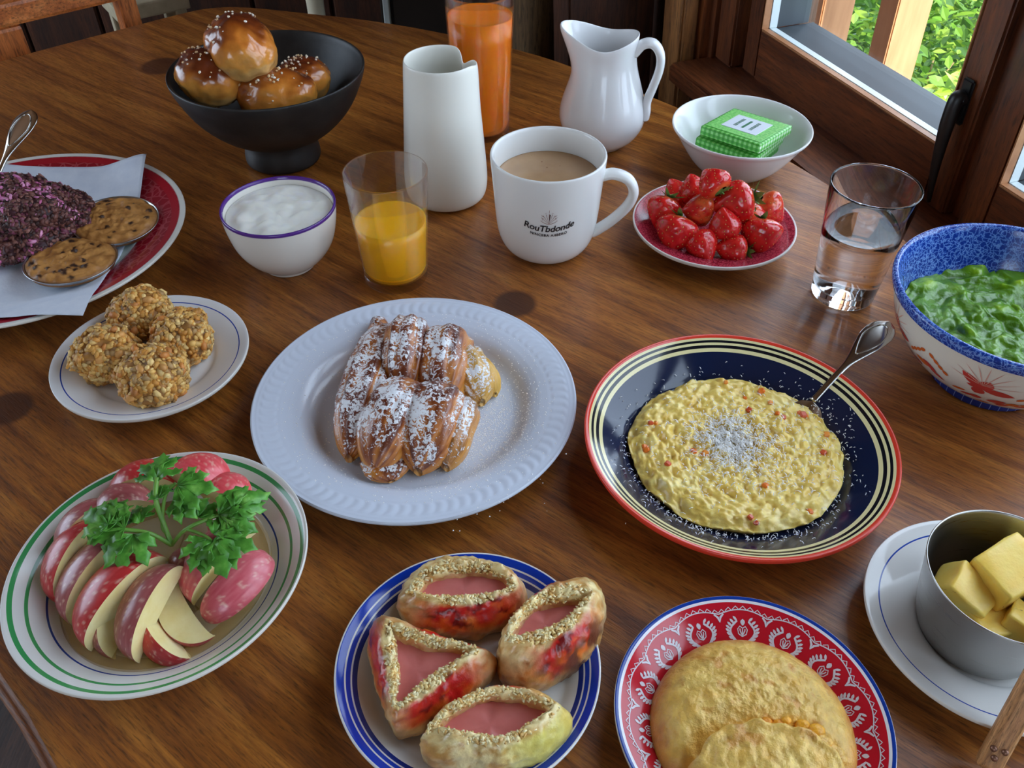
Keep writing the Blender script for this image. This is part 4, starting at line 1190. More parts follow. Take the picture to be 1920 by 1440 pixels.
def lobe(p0, p1, w, h, seed, pale=0.0, ridges=5, name='lobe', mat=None, tipz=0.4):
    """elongated pastry fold from p0 (back) to p1 (front), points on the plate, half width w, height h"""
    p0 = Vector(p0); p1 = Vector(p1); ax = (p1 - p0); L = ax.length; ax.normalize()
    sd = Vector((ax.y, -ax.x, 0)).normalized()
    nu, nv = 70, 84; V = []; K = []; Fc = []
    for i in range(nu + 1):
        u = i / nu
        e = max(0.03, (1 - abs(2 * u - 1) ** 3.2)) ** 0.55
        bend = math.sin(u * PI)
        for j in range(nv):
            a = 2 * PI * j / nv
            cx, cz = math.cos(a), math.sin(a)
            ww = w * e; hh = h * (0.55 + 0.45 * e) * (0.80 + 0.20 * bend)
            strk = fbm((a * 2.6, u * 1.6, seed), 1.5, 4, seed)
            rid = 1 + 0.040 * math.sin(a * ridges * 2 + seed + u * 2.4) + 0.075 * strk + 0.06 * fbm((u * L * 60, a, seed), 0.9, 3, seed)
            x = cx * abs(cx) ** -0.15 * ww * rid if abs(cx) > 1e-3 else 0
            z = hh * 0.5 * e ** 0.35 * (1 + cz * rid)
            c = p0 + ax * (L * (u * 1.0)) + sd * x
            V.append((c.x, c.y, c.z + max(z, 0.0)))
            q = 0.6 * fbm((V[-1][0], V[-1][1], V[-1][2]), 70, 3, seed) + 0.25 * math.sin(a * ridges * 2 + seed + u * 2.4) + 1.2 * strk
            t = 0.5 + 0.45 * cz + 0.35 * q
            col = lerp3(rgb(222, 156, 66), rgb(170, 84, 24), t); col = lerp3(col, rgb(92, 36, 12), sstep(0.70, 1.25, t + 0.1))
            K.append(lerp3(col, rgb(224, 176, 84), pale))
    for i in range(nu):
        for j in range(nv):
            j2 = (j + 1) % nv
            Fc.append((i * nv + j, i * nv + j2, (i + 1) * nv + j2, (i + 1) * nv + j))
    Fc.append(tuple(range(nv))); Fc.append(tuple(reversed(range(nu * nv, nu * nv + nv))))
    return mesh_obj(name, shift(V, pastry.location), [tuple(reversed(q)) for q in Fc], mat or M_PASTRY, pastry, cols=K)
def lobe_px(a, b, wpx, h, seed, za=pz, zb=pz, **kw):
    A = at(a[0], a[1], za); B = at(b[0], b[1], zb)
    mid = (A + B) / 2
    depth = mid.y * math.cos(PITCH) + (CAM_H - mid.z) * math.sin(PITCH)
    return lobe(A, B, wpx / 2 / F_PX * depth, h, seed, **kw)
# pixel ends are where the fold meets the plate
lobe_px((738, 628), (655, 868), 92, 0.034, 1.0)
lobe_px((775, 632), (758, 780), 88, 0.044, 2.0)
lobe_px((846, 648), (822, 785), 100, 0.041, 3.3)
lobe_px((775, 735), (702, 893), 104, 0.034, 4.1, za=0.017)
lobe_px((838, 745), (785, 893), 112, 0.034, 5.2, za=0.017)
lobe_px((872, 765), (838, 885), 76, 0.028, 6.4, pale=0.2, za=0.010)
lobe_px((858, 680), (905, 762), 78, 0.030, 7.7, pale=0.75, name='torn_end')
lobe_px((885, 690), (930, 745), 44, 0.020, 8.8, pale=0.9, name='torn_end', mat=M_CRUMB)
lobe_px((715, 850), (735, 905), 90, 0.010, 9.9, name='base_fold')
lobe_px((690, 640), (735, 640), 50, 0.022, 11.2, name='back_fold')
# powdered sugar grains on the plate
def dust(n, cx, cy, sampler, zf, size, col, parent=None, name='sugar_dust', loc=None, seed=1):
    g = random.Random(seed); tv, tf = ico(0) if 0 in () else (np.array([(1, 0, 0), (-.5, .8, 0), (-.5, -.8, 0), (0, 0, .35)]), [(0, 1, 3), (1, 2, 3), (2, 0, 3), (0, 2, 1)])
    parts = []
    while len(parts) < n:
        x, y = sampler(g)
        z = zf(math.hypot(x, y))
        s = size * g.uniform(0.5, 1.6)
        parts.append((tv * s @ np.array(Euler((0, 0, g.uniform(0, 6.28))).to_matrix()).T + np.array((x, y, z + 0.0001)), tf))
    v, f, _ = join(parts)
    return v, f
M_DUST = new_mat('powder_sugar', 0.9, (0.94, 0.94, 0.94, 1))[0]
def samp(g):
    if g.random() < 0.62: return (g.gauss(0.048, 0.020), g.gauss(-0.018, 0.030))
    r = WPR * math.sqrt(g.random()) * 0.86; a = g.uniform(0, 6.28); return (r * math.cos(a), r * math.sin(a))
v, f = dust(4200, 0, 0, samp, wp_z, 0.00055, None)
o = stuff(mesh_obj('sugar_dust', v, f, M_DUST, smooth=False, loc=(*WPC, 0.0003)))
tag(o, 'fine powdered sugar sprinkled over the white embossed plate', 'sugar')

# ---------------------------------------------------------------- porridge
M_PORR, _nt, _b = new_mat('corn_porridge', 0.25, sss=0.25, sss_r=(1, .7, .3), sss_s=0.004, coat=0.15)
_T = NT(_nt); _v = _T.coord()
_T.l(_T.ramp(_T.noise(_v, 90, 5, 0.6), [(0.3, rgb(228, 188, 84)), (0.55, rgb(244, 214, 118)), (0.75, rgb(250, 232, 160))]), _b.inputs['Base Color'])
_T.bump(_T.noise(_v, 330, 4), 0.35, 0.001, _b)
PRR = 0.0715
def pf(x, y):
    r = math.hypot(x, y) / PRR
    h = 0.0042 * abs(fbm((x, y, 0), 75, 3, 3)) + 0.0020 * fbm((x, y, .4), 190, 3, 7) + 0.0012 * fbm((x, y, .4), 40, 2, 12)
    return h - 0.004 * sstep(0.86, 1.0, r)
V, Fc = surface_disc(PRR, 0.0165, pf, 110, 240, base_z=0.009, rfn=lambda a: 1 + 0.012 * math.sin(2 * a + 1) + 0.010 * math.sin(5 * a) + 0.008 * math.sin(11 * a))
por = thing('porridge', 'yellow corn porridge with carrot bits and grated cheese in the navy plate', 'porridge', (*DPC, 0.0003))
mesh_obj('porridge_body', V, Fc, M_PORR, por)
g = random.Random(77)
v_, f_ = bevel_box(1, 1, 0.7, 0.2, 1)
P = []; 
while len(P) < 24:
    a = g.uniform(0, 6.28); r = PRR * math.sqrt(g.random()) * 0.94
    if r > PRR * 0.32: P.append((r * math.cos(a), r * math.sin(a)))
M_CARROT = vc_mat('carrot_bits', 0.3)
for x, y in P:
    s = g.uniform(0.0028, 0.0048); m = np.array(Euler((g.uniform(-.4, .4), g.uniform(-.4, .4), g.uniform(0, 6.28))).to_matrix())
    c = g.choice([rgb(232, 118, 36), rgb(238, 146, 52), rgb(206, 84, 44)])
    mesh_obj('carrot_bit', (v_ * s) @ m.T, f_, M_CARROT, por, cols=[c] * len(v_), loc=(x, y, 0.0165 + pf(x, y) + s * 0.1), smooth=False)
M_CHEESE = new_mat('grated_cheese', 0.6, (0.84, 0.83, 0.80, 1))[0]
def shreds(n, samp, zf, L, w, seed):
    g = random.Random(seed); parts = []
    for _ in range(n):
        x, y = samp(g); l = L * g.uniform(0.4, 1.5); a = g.uniform(0, 6.28); b = g.uniform(-0.3, 0.3)
        d = np.array((math.cos(a), math.sin(a), b)) * l; s = np.array((-math.sin(a), math.cos(a), 0)) * w
        c = np.array((x, y, zf(x, y) + 0.0004 + g.random() * 0.0012))
        up = np.array((0, 0, w * 1.2)); m = c + np.array((0, 0, 0.2 * l))
        parts.append((np.array([c - d / 2 - s, c - d / 2 + s, m + s + up, m - s + up, c + d / 2 - s, c + d / 2 + s]), [(0, 3, 2, 1), (3, 4, 5, 2)]))
    return join(parts)[:2]
v, f = shreds(1500, lambda g: (g.gauss(-0.003, 0.0115), g.gauss(0.004, 0.0125)), lambda x, y: 0.0165 + pf(x, y), 0.0028, 0.00028, 5)
v2, f2 = shreds(1100, lambda g: (g.gauss(0.003, 0.030), g.gauss(-0.002, 0.026)), lambda x, y: 0.0165 + pf(x, y), 0.0024, 0.00022, 6)
v, f, _ = join([(v, f), (v2, f2)])
stuff(mesh_obj('grated_cheese', v, f, M_CHEESE, por, smooth=False))
def rim_s(g):
    while True:
        a = g.choice((g.gauss(3.6, 0.5), g.gauss(4.6, 0.5), g.gauss(0.35, 0.45), g.uniform(0, 6.28))); r = DPR * g.uniform(0.66, 0.74 + 0.14 * g.random())
        return r * math.cos(a), r * math.sin(a)
v, f = shreds(520, rim_s, lambda x, y: dp_z(math.hypot(x, y)), 0.0018, 0.00022, 9)
stuff(mesh_obj('cheese_crumbs', v, f, M_CHEESE, por, smooth=False))

# ---------------------------------------------------------------- cutlery
M_SILVER = new_mat('polished_steel', 0.16, rgb(196, 192, 186), metal=1.0)[0]
def flat_handle(pts, widths, thick, seg=20):
    """tapering flat bar through points with a raised border"""
    return tube(pts, [w for w in widths], seg, flat=[(1.0, t / w) for t, w in zip(thick, widths)])
def spoon(name, label, a, b, bowl_dir=None, wmax=0.0095):
    """handle from a (bowl side) to b (rounded end)"""
    a = Vector(a); b = Vector(b); ax = (b - a)
    t = thing(name, label, 'spoon', a)
    n = 80; pts = []; wd = []; th = []
    for i in range(n + 1):
        u = 1 - (1 - i / n) ** 1.8
        p = ax * u + Vector((0, 0, 0.006 * math.sin(u * PI) * 0.6))
        w = 0.0026 + (wmax - 0.0026) * sstep(0.35, 0.82, u)
        if u > 0.84: w *= math.sqrt(max(0.006, 1 - ((u - 0.84) / 0.1603) ** 2))
        pts.append(tuple(p)); wd.append(w); th.append(0.0018)
    v, f = flat_handle(pts, wd, th); hd = mesh_obj('handle', v, f, M_SILVER, t)
    # raised border line of the handle end
    d = ax.normalized(); s = d.cross(Vector((0, 0, 1))).normalized(); up = s.cross(d)
    loop = []
    for i in range(40):
        q = 2 * PI * i / 40; u = 0.74 + 0.20 * math.cos(q); w = wmax * 0.70 * math.sin(q) * (1.0 if math.cos(q) > 0 else 1 - 0.55 * abs(math.cos(q)))
        loop.append(tuple(ax * u + Vector((0, 0, 0.006 * math.sin(u * PI) * 0.6)) + s * w + up * 0.0019))
    v, f = tube(loop + loop[:1], 0.0005, 8); subpart(mesh_obj('border', v, f, M_SILVER, t), hd)
    # bowl of the spoon
    bd = Vector(bowl_dir or -d); bd.z = min(bd.z, 0); bd.normalize(); bs = bd.cross(Vector((0, 0, 1))).normalized()
    V = []; Fc = []; nu, nv = 14, 10
    for i in range(nu + 1):
        for j in range(nv + 1):
            uu = i / nu * 2 - 1; vv = j / nv * 2 - 1; x = uu; y = vv * math.sqrt(max(0, 1 - uu * uu)) * (0.9 + 0.1 * uu)
            p = bd * ((x + 1) * 0.021) + bs * (y * 0.0165) + Vector((0, 0, -0.006 * (1 - x * x) * (1 - vv * vv)))
            V.append(tuple(p))
    m = len(V); V += [(x, y, z - 0.0008) for x, y, z in V]
    for i in range(nu):
        for j in range(nv):
            q = i * (nv + 1) + j; r = q + nv + 1
            Fc.append((q, q + 1, r + 1, r)); Fc.append((m + q, m + r, m + r + 1, m + q + 1))
    mesh_obj('spoon_bowl', V, Fc, M_SILVER, t)
    return t
spoon('spoon', 'steel spoon sticking out of the corn porridge', at(1524, 752, 0.0165), at(1668, 606, 0.048), bowl_dir=(-0.6, -0.75, -0.35), wmax=0.0108)

# ---------------------------------------------------------------- apple slices
M_SKIN = vc_mat('apple_skin', 0.28, bump=0.12, bscale=600, bdist=0.0005, coat=0.15)
M_FLESH = noise_mat('apple_flesh', [(0.3, rgb(232, 210, 140)), (0.7, rgb(246, 232, 178))], 60, rough=0.38, bump=0.1, bscale=300, sss=0.3, sss_r=(1, .8, .4), sss_s=0.004)
def apple_slice(P, Q, o, w, b, tint, seed, label):
    """P upper end, Q lower end of the core edge, o skin direction, w wedge angle, b skin radius"""
    P = Vector(P); Q = Vector(Q); X = (P - Q); L = X.length; X.normalize()
    Z = Vector(o); Z = (Z - X * Z.dot(X)).normalized(); Y = Z.cross(X)
    mid = (P + Q) / 2
    t = thing('apple_slice', label, 'apple slice', mid, group='apple slices on the green ringed plate')
    nphi, na = 52, 22; a_ = L / 2
    def pt(x, y, z): return X * x + Y * y + Z * z
    skin = []; K = []
    for i in range(nphi + 1):
        ph = PI * i / nphi; rho = b * math.sin(ph) ** 0.75 if 0 < i < nphi else 0.0008
        for j in range(na + 1):
            al = -w / 2 + w * j / na
            p = pt(a_ * math.cos(ph), rho * math.sin(al), rho * math.cos(al)); skin.append(tuple(p))
            q = fbm(tuple(p), 420, 2, seed); st = fbm((al * 9, ph * 1.2, seed), 1.6, 3, seed)
            c = lerp3(tint[0], tint[1], 0.5 + 0.6 * st + 0.2 * math.cos(ph))
            if q > 0.34: c = lerp3(c, rgb(236, 200, 176), min(0.5, (q - 0.34) * 2.6))
            K.append(c)
    Fs = []
    for i in range(nphi):
        for j in range(na):
            q = i * (na + 1) + j; Fs.append((q, q + na + 1, q + na + 2, q + 1))
    V = []; Ff = []
    for s in (-1, 1):
        o0 = len(V); m = 7
        for i in range(nphi + 1):
            ph = PI * i / nphi; rho = b * math.sin(ph) ** 0.75 if 0 < i < nphi else 0.0008
            core = 0.16 * b * math.sin(ph)
            for j in range(m + 1):
                rr = core + (rho - core) * j / m
                bul = 0.0
                V.append(tuple(pt(a_ * math.cos(ph) * (0.97 if j == 0 else 1), s * rr * math.sin(w / 2), rr * math.cos(w / 2))))
        for i in range(nphi):
            for j in range(m):
                q = o0 + i * (m + 1) + j; r = q + m + 1
                Ff.append((q, q + 1, r + 1, r) if s > 0 else (q, r, r + 1, q + 1))
    h = (nphi + 1) * 8
    for i in range(nphi):                     # core strip
        q = i * 8; Ff.append((q, h + q, h + q + 8, q + 8))
    mesh_obj('flesh', V, Ff, M_FLESH, t, smooth=False)
    mesh_obj('skin', skin, Fs, M_SKIN, t, cols=K)
RED = (rgb(176, 30, 34), rgb(204, 60, 60)); DUL = (rgb(150, 66, 66), rgb(176, 96, 96)); PNK = (rgb(190, 66, 80), rgb(216, 112, 118)); BRI = (rgb(214, 50, 60), rgb(232, 96, 100))
SL = [
    # upper end (px,py,z), lower end (px,py,z), skin direction, wedge, radius, tint, label
    ((318, 1050, .026), (172, 1222, .009), (-0.50, -0.10, 0.85), 1.00, 0.0225, RED, 'large bright red apple slice at the front left of the fan'),
    ((276, 1090, .016), (218, 1238, .007), (-0.80, -0.20, 0.55), 0.70, 0.0170, DUL, 'thin apple slice showing mostly flesh, beside the bright red slice'),
    ((350, 1066, .028), (262, 1244, .009), (-0.45, -0.05, 0.88), 0.90, 0.0200, DUL, 'dull purple-red apple slice in the middle of the fan front'),
    ((298, 1140, .014), (364, 1234, .007), (-0.62, -0.60, 0.50), 0.70, 0.0160, RED, 'narrow red-edged apple slice leaning right at the very front'),
    ((338, 1092, .020), (404, 1192, .012), (-0.85, 0.05, 0.02), 0.55, 0.0170, PNK, 'pale apple slice lying flesh side up near the front'),
    ((505, 1042, .018), (384, 1164, .009), (0.38, -0.35, 0.85), 1.10, 0.0172, PNK, 'large pink apple slice lying alone at the right'),
    ((480, 1000, .024), (364, 1136, .010), (-0.15, 0.15, 0.95), 0.95, 0.0200, PNK, 'pink apple slice tucked behind the lone right slice'),
    ((402, 1050, .018), (345, 1106, .008), (-0.3, 0.0, 0.95), 0.85, 0.0170, DUL, 'short apple slice in the hollow at the plate centre'),
    ((262, 1014, .024), (140, 1176, .009), (-0.50, 0.0, 0.85), 0.90, 0.0205, DUL, 'dull red apple slice second from the left edge of the fan'),
    ((212, 985, .024), (120, 1138, .009), (-0.50, 0.05, 0.85), 0.90, 0.0200, RED, 'dark red apple slice at the left edge of the fan'),
    ((236, 955, .024), (128, 1060, .010), (-0.50, 0.10, 0.85), 0.90, 0.0190, DUL, 'apple slice behind the left edge slice, under the parsley'),
    ((300, 950, .026), (196, 1000, .014), (-0.35, 0.15, 0.90), 0.95, 0.0205, DUL, 'dull red apple slice behind the left parsley leaf'),
    ((338, 915, .024), (222, 958, .012), (-0.25, 0.35, 0.88), 1.10, 0.0215, RED, 'red apple slice at the back of the fan'),
    ((430, 932, .022), (325, 918, .014), (0.10, 0.30, 0.90), 1.10, 0.0215, BRI, 'bright red apple slice at the back, behind the upright parsley leaf'),
    ((462, 968, .020), (385, 938, .012), (0.35, 0.20, 0.90), 1.10, 0.0190, BRI, 'bright red apple slice at the back right'),
    ((474, 985, .018), (410, 1030, .012), (0.25, 0.05, 0.95), 1.00, 0.0185, PNK, 'small pink apple slice under the right parsley leaf'),
]
for k, (a, b_, o_, w, rb, tint, lab) in enumerate(SL):
    apple_slice(at(*a), at(*b_), o_, w * 1.08, rb * 1.22, tint, k * 3.7, lab)
M_SYRUP = new_mat('apple_juice_pool', 0.06, rgb(206, 164, 80))[0]
M_SYRUP.node_tree.nodes['Principled BSDF'].inputs['Alpha'].default_value = 0.40
V, Fc, mi = lathe([(0, 0.0068), (0.05, 0.0068), (0.0615, 0.0082), (0.0600, 0.0092), (0.050, 0.0094), (0, 0.0094)], 80, fn=lambda r, a, z, i: gp_fn(r * (1 + 0.02 * math.sin(3 * a) if r > .04 else 1), a, z, i))
tag(mesh_obj('syrup_pool', V, Fc, M_SYRUP, loc=(*GPC, 0.0005)), 'thin golden syrup under the apple slices', 'syrup')

# parsley
M_PARS, _nt, _b = new_mat('parsley_leaf', 0.42)
_T = NT(_nt); _v = _T.coord()
_T.l(_T.ramp(_T.noise(_v, 130, 4), [(0.3, rgb(58, 116, 34)), (0.55, rgb(90, 158, 54)), (0.75, rgb(134, 190, 86))]), _b.inputs['Base Color'])
M_STEM = noise_mat('parsley_stem', [(0.3, rgb(96, 150, 52)), (0.7, rgb(130, 176, 78))], 90, rough=0.4)
pb = at(322, 1020, 0.036)
pars = thing('parsley_sprig', 'green parsley sprig lying on the apple slices', 'parsley', pb)
def leaflet(c, d, nrm, L, seed):
    """lobed toothed blade: c base, d direction, nrm up"""
    g = random.Random(seed)
    d = Vector(d).normalized(); nrm = Vector(nrm); nrm = (nrm - d * nrm.dot(d)).normalized(); s = d.cross(nrm)
    out = []
    lobes = [(-1.15, 0.62), (-0.60, 0.86), (0.0, 1.0), (0.60, 0.86), (1.15, 0.62)]
    for la, ll in lobes:
        la += g.uniform(-.1, .1); ll *= g.uniform(0.9, 1.1)
        w = 0.20
        rim = [(0.12, -w * 0.35), (0.40, -w * 0.75), (0.55, -w * 1.15), (0.66, -w * 0.72), (0.78, -w * 0.98), (0.86, -w * 0.42), (1.0, 0.0), (0.86, w * 0.42), (0.78, w * 0.98), (0.66, w * 0.72), (0.55, w * 1.15), (0.40, w * 0.75), (0.12, w * 0.35)]
        mid = [(x, 0) for x in (0.0, 0.35, 0.6, 0.8)]
        def place(x, y):
            X_ = (x * math.cos(la) - y * math.sin(la)) * ll * L; Y_ = (x * math.sin(la) + y * math.cos(la)) * ll * L
            r2 = (X_ * X_ + Y_ * Y_) / (L * L)
            z = -0.22 * L * r2 + (0.07 * L if abs(y) > 0.12 else 0.0) + 0.05 * L * math.sin(9 * x + seed)
            return tuple(c + d * X_ + s * Y_ + nrm * z)
        V = [place(*q) for q in rim + mid]; m0 = len(rim)
        f = [(m0, 0, 1), (m0, 1, m0 + 1), (m0 + 1, 1, 2), (m0 + 1, 2, m0 + 2), (m0 + 2, 2, 3), (m0 + 2, 3, m0 + 3), (m0 + 3, 3, 4), (m0 + 3, 4, 5), (m0 + 3, 5, 6),
             (m0 + 3, 6, 7), (m0 + 3, 7, 8), (m0 + 3, 8, 9), (m0 + 2, m0 + 3, 9), (m0 + 2, 9, 10), (m0 + 1, m0 + 2, 10), (m0 + 1, 10, 11), (m0, m0 + 1, 11), (m0, 11, 12)]
        out.append((np.array(V), f))
    v, f, _ = join(out)
    return v, f
def leaf_at(px, py, z, dpx, L, seed, tilt=(0, -0.35, 0.95)):
    c = at(px, py, z); e = at(px + dpx[0], py + dpx[1], z)
    d = (e - c).normalized()
    v, f = leaflet(c - pb, d, tilt, L, seed)
    o = mesh_obj('leaf', v, f, M_PARS, pars)
    md = o.modifiers.new('thickness', 'SOLIDIFY'); md.thickness = 0.0003
def stem(pts, r=0.0012):
    P = [tuple(at(*p) - pb) for p in pts]
    v, f = tube(spline(P, 6), r, 8); mesh_obj('stem', v, f, M_STEM, pars)
stem([(322, 1022, .034), (306, 980, .046), (292, 935, .058), (294, 895, .066)], 0.0015)
stem([(322, 1022, .034), (280, 1000, .046), (225, 992, .050)], 0.0013)
stem([(322, 1022, .034), (345, 995, .045), (385, 975, .050), (440, 955, .052)], 0.0012)
stem([(350, 992, .046), (385, 1005, .047), (402, 1020, .046)], 0.0010)
stem([(312, 1000, .04), (304, 985, .045), (310, 930, .058), (330, 905, .062)], 0.0010)
for (px, py, z, d, L, sd) in ((236, 992, .051, (-60, -14), 0.024, 1), (205, 985, .051, (-50, -22), 0.020, 2), (250, 1002, .049, (-18, 42), 0.021, 3), (222, 980, .052, (-25, -35), 0.017, 14),
                              (262, 978, .050, (-4, -30), 0.014, 4), (294, 900, .066, (2, -36), 0.020, 5), (298, 935, .060, (-6, -30), 0.012, 15), (332, 910, .064, (26, 4), 0.019, 6),
                              (330, 935, .058, (24, 22), 0.016, 7), (372, 972, .051, (10, -28), 0.017, 8), (410, 965, .053, (45, -12), 0.022, 9), (438, 955, .054, (30, -20), 0.019, 10), (425, 972, .052, (34, 14), 0.016, 16),
                              (398, 1010, .048, (14, 44), 0.022, 11), (408, 1006, .049, (44, 18), 0.021, 12), (388, 1012, .047, (-24, 34), 0.018, 13), (400, 1000, .050, (28, -22), 0.014, 17)):
    leaf_at(px, py, z, d, L * 1.22, sd)

# ---------------------------------------------------------------- ham pastries
M_CRUST = vc_mat('glazed_crust', 0.32, bump=0.5, bscale=230, bdist=0.0014, var=0.2, vscale=120, coat=0.3)
M_HAM = noise_mat('pink_ham', [(0.3, rgb(210, 112, 108)), (0.7, rgb(226, 138, 130))], 40, rough=0.3, bump=0.08, bscale=200, sss=0.2, sss_r=(1, .4, .3), sss_s=0.004)
def ham_pastry(outer, inner, h, seed, label, reds, burn=None, yellow=None):
    """outer: (px,py) outline at mid height; inner: (px,py) outline of the opening at the top; open shell with a ham floor"""
    n = 150
    PO = [at(px, py, 0.0078 + h * 0.45) for px, py in outer]
    PI_ = [at(px, py, 0.0078 + h * 0.90) for px, py in inner]
    g = random.Random(int(seed * 10))
    ctr = sum(PI_, Vector()) / len(PI_)
    base = Vector((ctr.x, ctr.y, 0.0078))
    def polar(P):
        lp = np.array(spline([(p.x - ctr.x, p.y - ctr.y) for p in P + P[:1]], 24))
        an = np.arctan2(lp[:, 1], lp[:, 0]); rr = np.hypot(lp[:, 0], lp[:, 1])
        o = np.argsort(an); an, rr = an[o], rr[o]
        return lambda a: float(np.interp(a, np.r_[an[-1] - 2 * PI, an, an[0] + 2 * PI], np.r_[rr[-1], rr, rr[0]]))
    ro, ri = polar(PO), polar(PI_)
    # blend 0 = outer outline, 1 = opening edge
    prof = ck([(0.30, 0.0), (0.10, 0.0), (-0.04, 0.16), (-0.06, 0.38), (0.0, 0.58), (0.20, 0.80), (0.48, 0.95), (0.74, 1.0), (0.94, 0.95), (1.03, 0.82), (1.06, 0.62), (1.06, 0.42)], 2); m = len(prof)
    V = []; K = []; Fc = []
    angs = [-PI + 2 * PI * i / n for i in range(n)]
    for th in angs:
        a, b = ro(th), ri(th)
        for j, (s, zz) in enumerate(prof):
            r = a + (b - a) * s; z = zz * h
            p = (r * math.cos(th), r * math.sin(th), z)
            e = fbm(p, 85, 3, seed); e2 = fbm(p, 260, 3, seed + 3); e3 = fbm((th * 2, s * 6, seed), 1.3, 3, seed)
            lip = sstep(0.45, 0.8, s) * (1 - sstep(0.98, 1.05, s))
            r -= 0.0015 * e - 0.0009 * e2
            z = z * (1 + 0.09 * fbm((p[0], p[1], 0), 70, 3, seed + 5)) + 0.0030 * e2 * lip
            V.append((r * math.cos(th), r * math.sin(th), max(0, z)))
            c = lerp3(rgb(206, 156, 84), rgb(238, 216, 154), 0.55 + e + e2 * 1.1)
            if s > 1.0: c = lerp3(c, rgb(216, 150, 110), 0.5)
            low = 1 - sstep(0.30, 0.55, zz + 0.3 * e) if s < 0.3 else 0.0
            c = lerp3(c, lerp3(rgb(190, 138, 80), rgb(150, 98, 56), 0.5 + e), low * 0.8)
            rr = max([math.exp(-((((th - q + PI) % (2 * PI)) - PI) / w) ** 4) for q, w in reds] or [0])
            band = sstep(0.30, 0.55, zz + 0.25 * e) * (1 - sstep(0.42, 0.60, s + 0.2 * e))
            gl = lerp3(rgb(222, 112, 36), rgb(196, 26, 24), (zz - 0.35) * 2.2 + 0.8 * e3 + e * .5); gl = lerp3(gl, rgb(120, 14, 16), sstep(0.3, 0.7, e3 - e))
            c = lerp3(c, gl, min(1, rr * 1.2) * band)
            if burn:
                k = math.exp(-((((th - burn[0] + PI) % (2 * PI)) - PI) / burn[1]) ** 4) * (1 - sstep(0.1, 0.3, s)) * sstep(-0.25, 0.05, e + 0.1)
                c = lerp3(c, rgb(96, 58, 38), min(0.9, k))
            if yellow:
                k = math.exp(-((((th - yellow[0] + PI) % (2 * PI)) - PI) / yellow[1]) ** 2) * (1 - sstep(0.3, 0.6, s))
                c = lerp3(c, rgb(214, 208, 100), k * 0.75)
            K.append(c)
    for i in range(n):
        i2 = (i + 1) % n
        for j in range(m - 1): Fc.append((i * m + j, i2 * m + j, i2 * m + j + 1, i * m + j + 1))
    t = thing('ham_pastry', label, 'pastry', base, group='ham pastries on the cobalt banded plate')
    cr = mesh_obj('crust', V, Fc, M_CRUST, t, cols=K)
    FP = []; FN = []
    for _ in range(620):
        th = g.uniform(-PI, PI); s = g.uniform(0.56, 1.02); a, b = ro(th), ri(th); r = a + (b - a) * s
        zz = float(np.interp(s, [0, .2, .48, .74, .94, 1.03], [.58, .8, .95, 1.0, .95, .82])) if s > 0 else 0.4
        FP.append((r * math.cos(th), r * math.sin(th), zz * h)); FN.append((math.cos(th) * (0.9 - s), math.sin(th) * (0.9 - s), 0.9))
    tv, tf = ico(1)
    vv, ff, kk = scatter(FP, FN, (tv, tf), 0.00085, g, [rgb(240, 222, 164), rgb(226, 196, 124), rgb(214, 168, 92), rgb(244, 230, 180)], var=0.5, aniso=(1.8, 0.9, 0.35))
    subpart(stuff(mesh_obj('pastry_flakes', vv, ff, M_CRUST, t, cols=kk)), cr)
    hv = [(0, 0, h * 0.70)] + [((ri(a) * 1.0 + 0.0004) * math.cos(a) * k, (ri(a) + 0.0004) * math.sin(a) * k, h * (0.70 + 0.02 * math.sin(3 * a))) for k in (0.5, 1.0) for a in angs]
    hf = [(0, 1 + i, 1 + (i + 1) % n) for i in range(n)] + [(1 + i, 1 + n + i, 1 + n + (i + 1) % n, 1 + (i + 1) % n) for i in range(n)]
    mesh_obj('ham', hv, hf, M_HAM, t)['label'] = 'smooth pink ham filling'
    return t
ham_pastry([(748, 1128), (765, 1088), (815, 1056), (880, 1052), (940, 1066), (982, 1100), (978, 1138), (925, 1174), (850, 1184), (785, 1174), (752, 1152)],
           [(778, 1112), (812, 1082), (870, 1070), (925, 1076), (957, 1098), (925, 1112), (870, 1117), (815, 1118)], 0.026, 1.0, 'oval ham pastry at the back of the cobalt plate', [(-1.35, 1.35)])
ham_pastry([(1132, 1125), (1130, 1170), (1095, 1228), (1040, 1268), (985, 1278), (940, 1256), (935, 1212), (965, 1165), (1015, 1118), (1080, 1096), (1115, 1100)],
           [(1097, 1122), (1072, 1150), (1040, 1172), (1000, 1186), (968, 1196), (962, 1186), (985, 1152), (1015, 1130), (1050, 1124)], 0.034, 2.0, 'browned boat shaped ham pastry at the right of the cobalt plate', [(2.1, 0.9), (-0.9, 1.0)], burn=(-0.55, 0.75))
ham_pastry([(693, 1185), (708, 1165), (745, 1168), (830, 1200), (915, 1228), (925, 1252), (872, 1305), (800, 1352), (752, 1370), (733, 1358), (708, 1290), (694, 1225)],
           [(737, 1184), (790, 1208), (880, 1222), (840, 1245), (790, 1280), (752, 1318), (742, 1310), (746, 1262), (742, 1220)], 0.026, 3.0, 'three-cornered ham pastry with red glazed sides at the left', [(3.1, 0.9), (-3.1, 0.9), (1.0, 0.75), (-0.9, 1.0)])
ham_pastry([(790, 1400), (822, 1348), (885, 1312), (950, 1300), (1020, 1316), (1068, 1350), (1050, 1392), (990, 1428), (915, 1444), (840, 1438), (800, 1420)],
           [(802, 1378), (850, 1336), (915, 1306), (985, 1312), (1032, 1330), (1000, 1352), (940, 1382), (890, 1376), (840, 1368)], 0.030, 4.0, 'pale ham pastry at the front of the cobalt plate', [(1.55, 0.8)], yellow=(-0.35, 0.7))

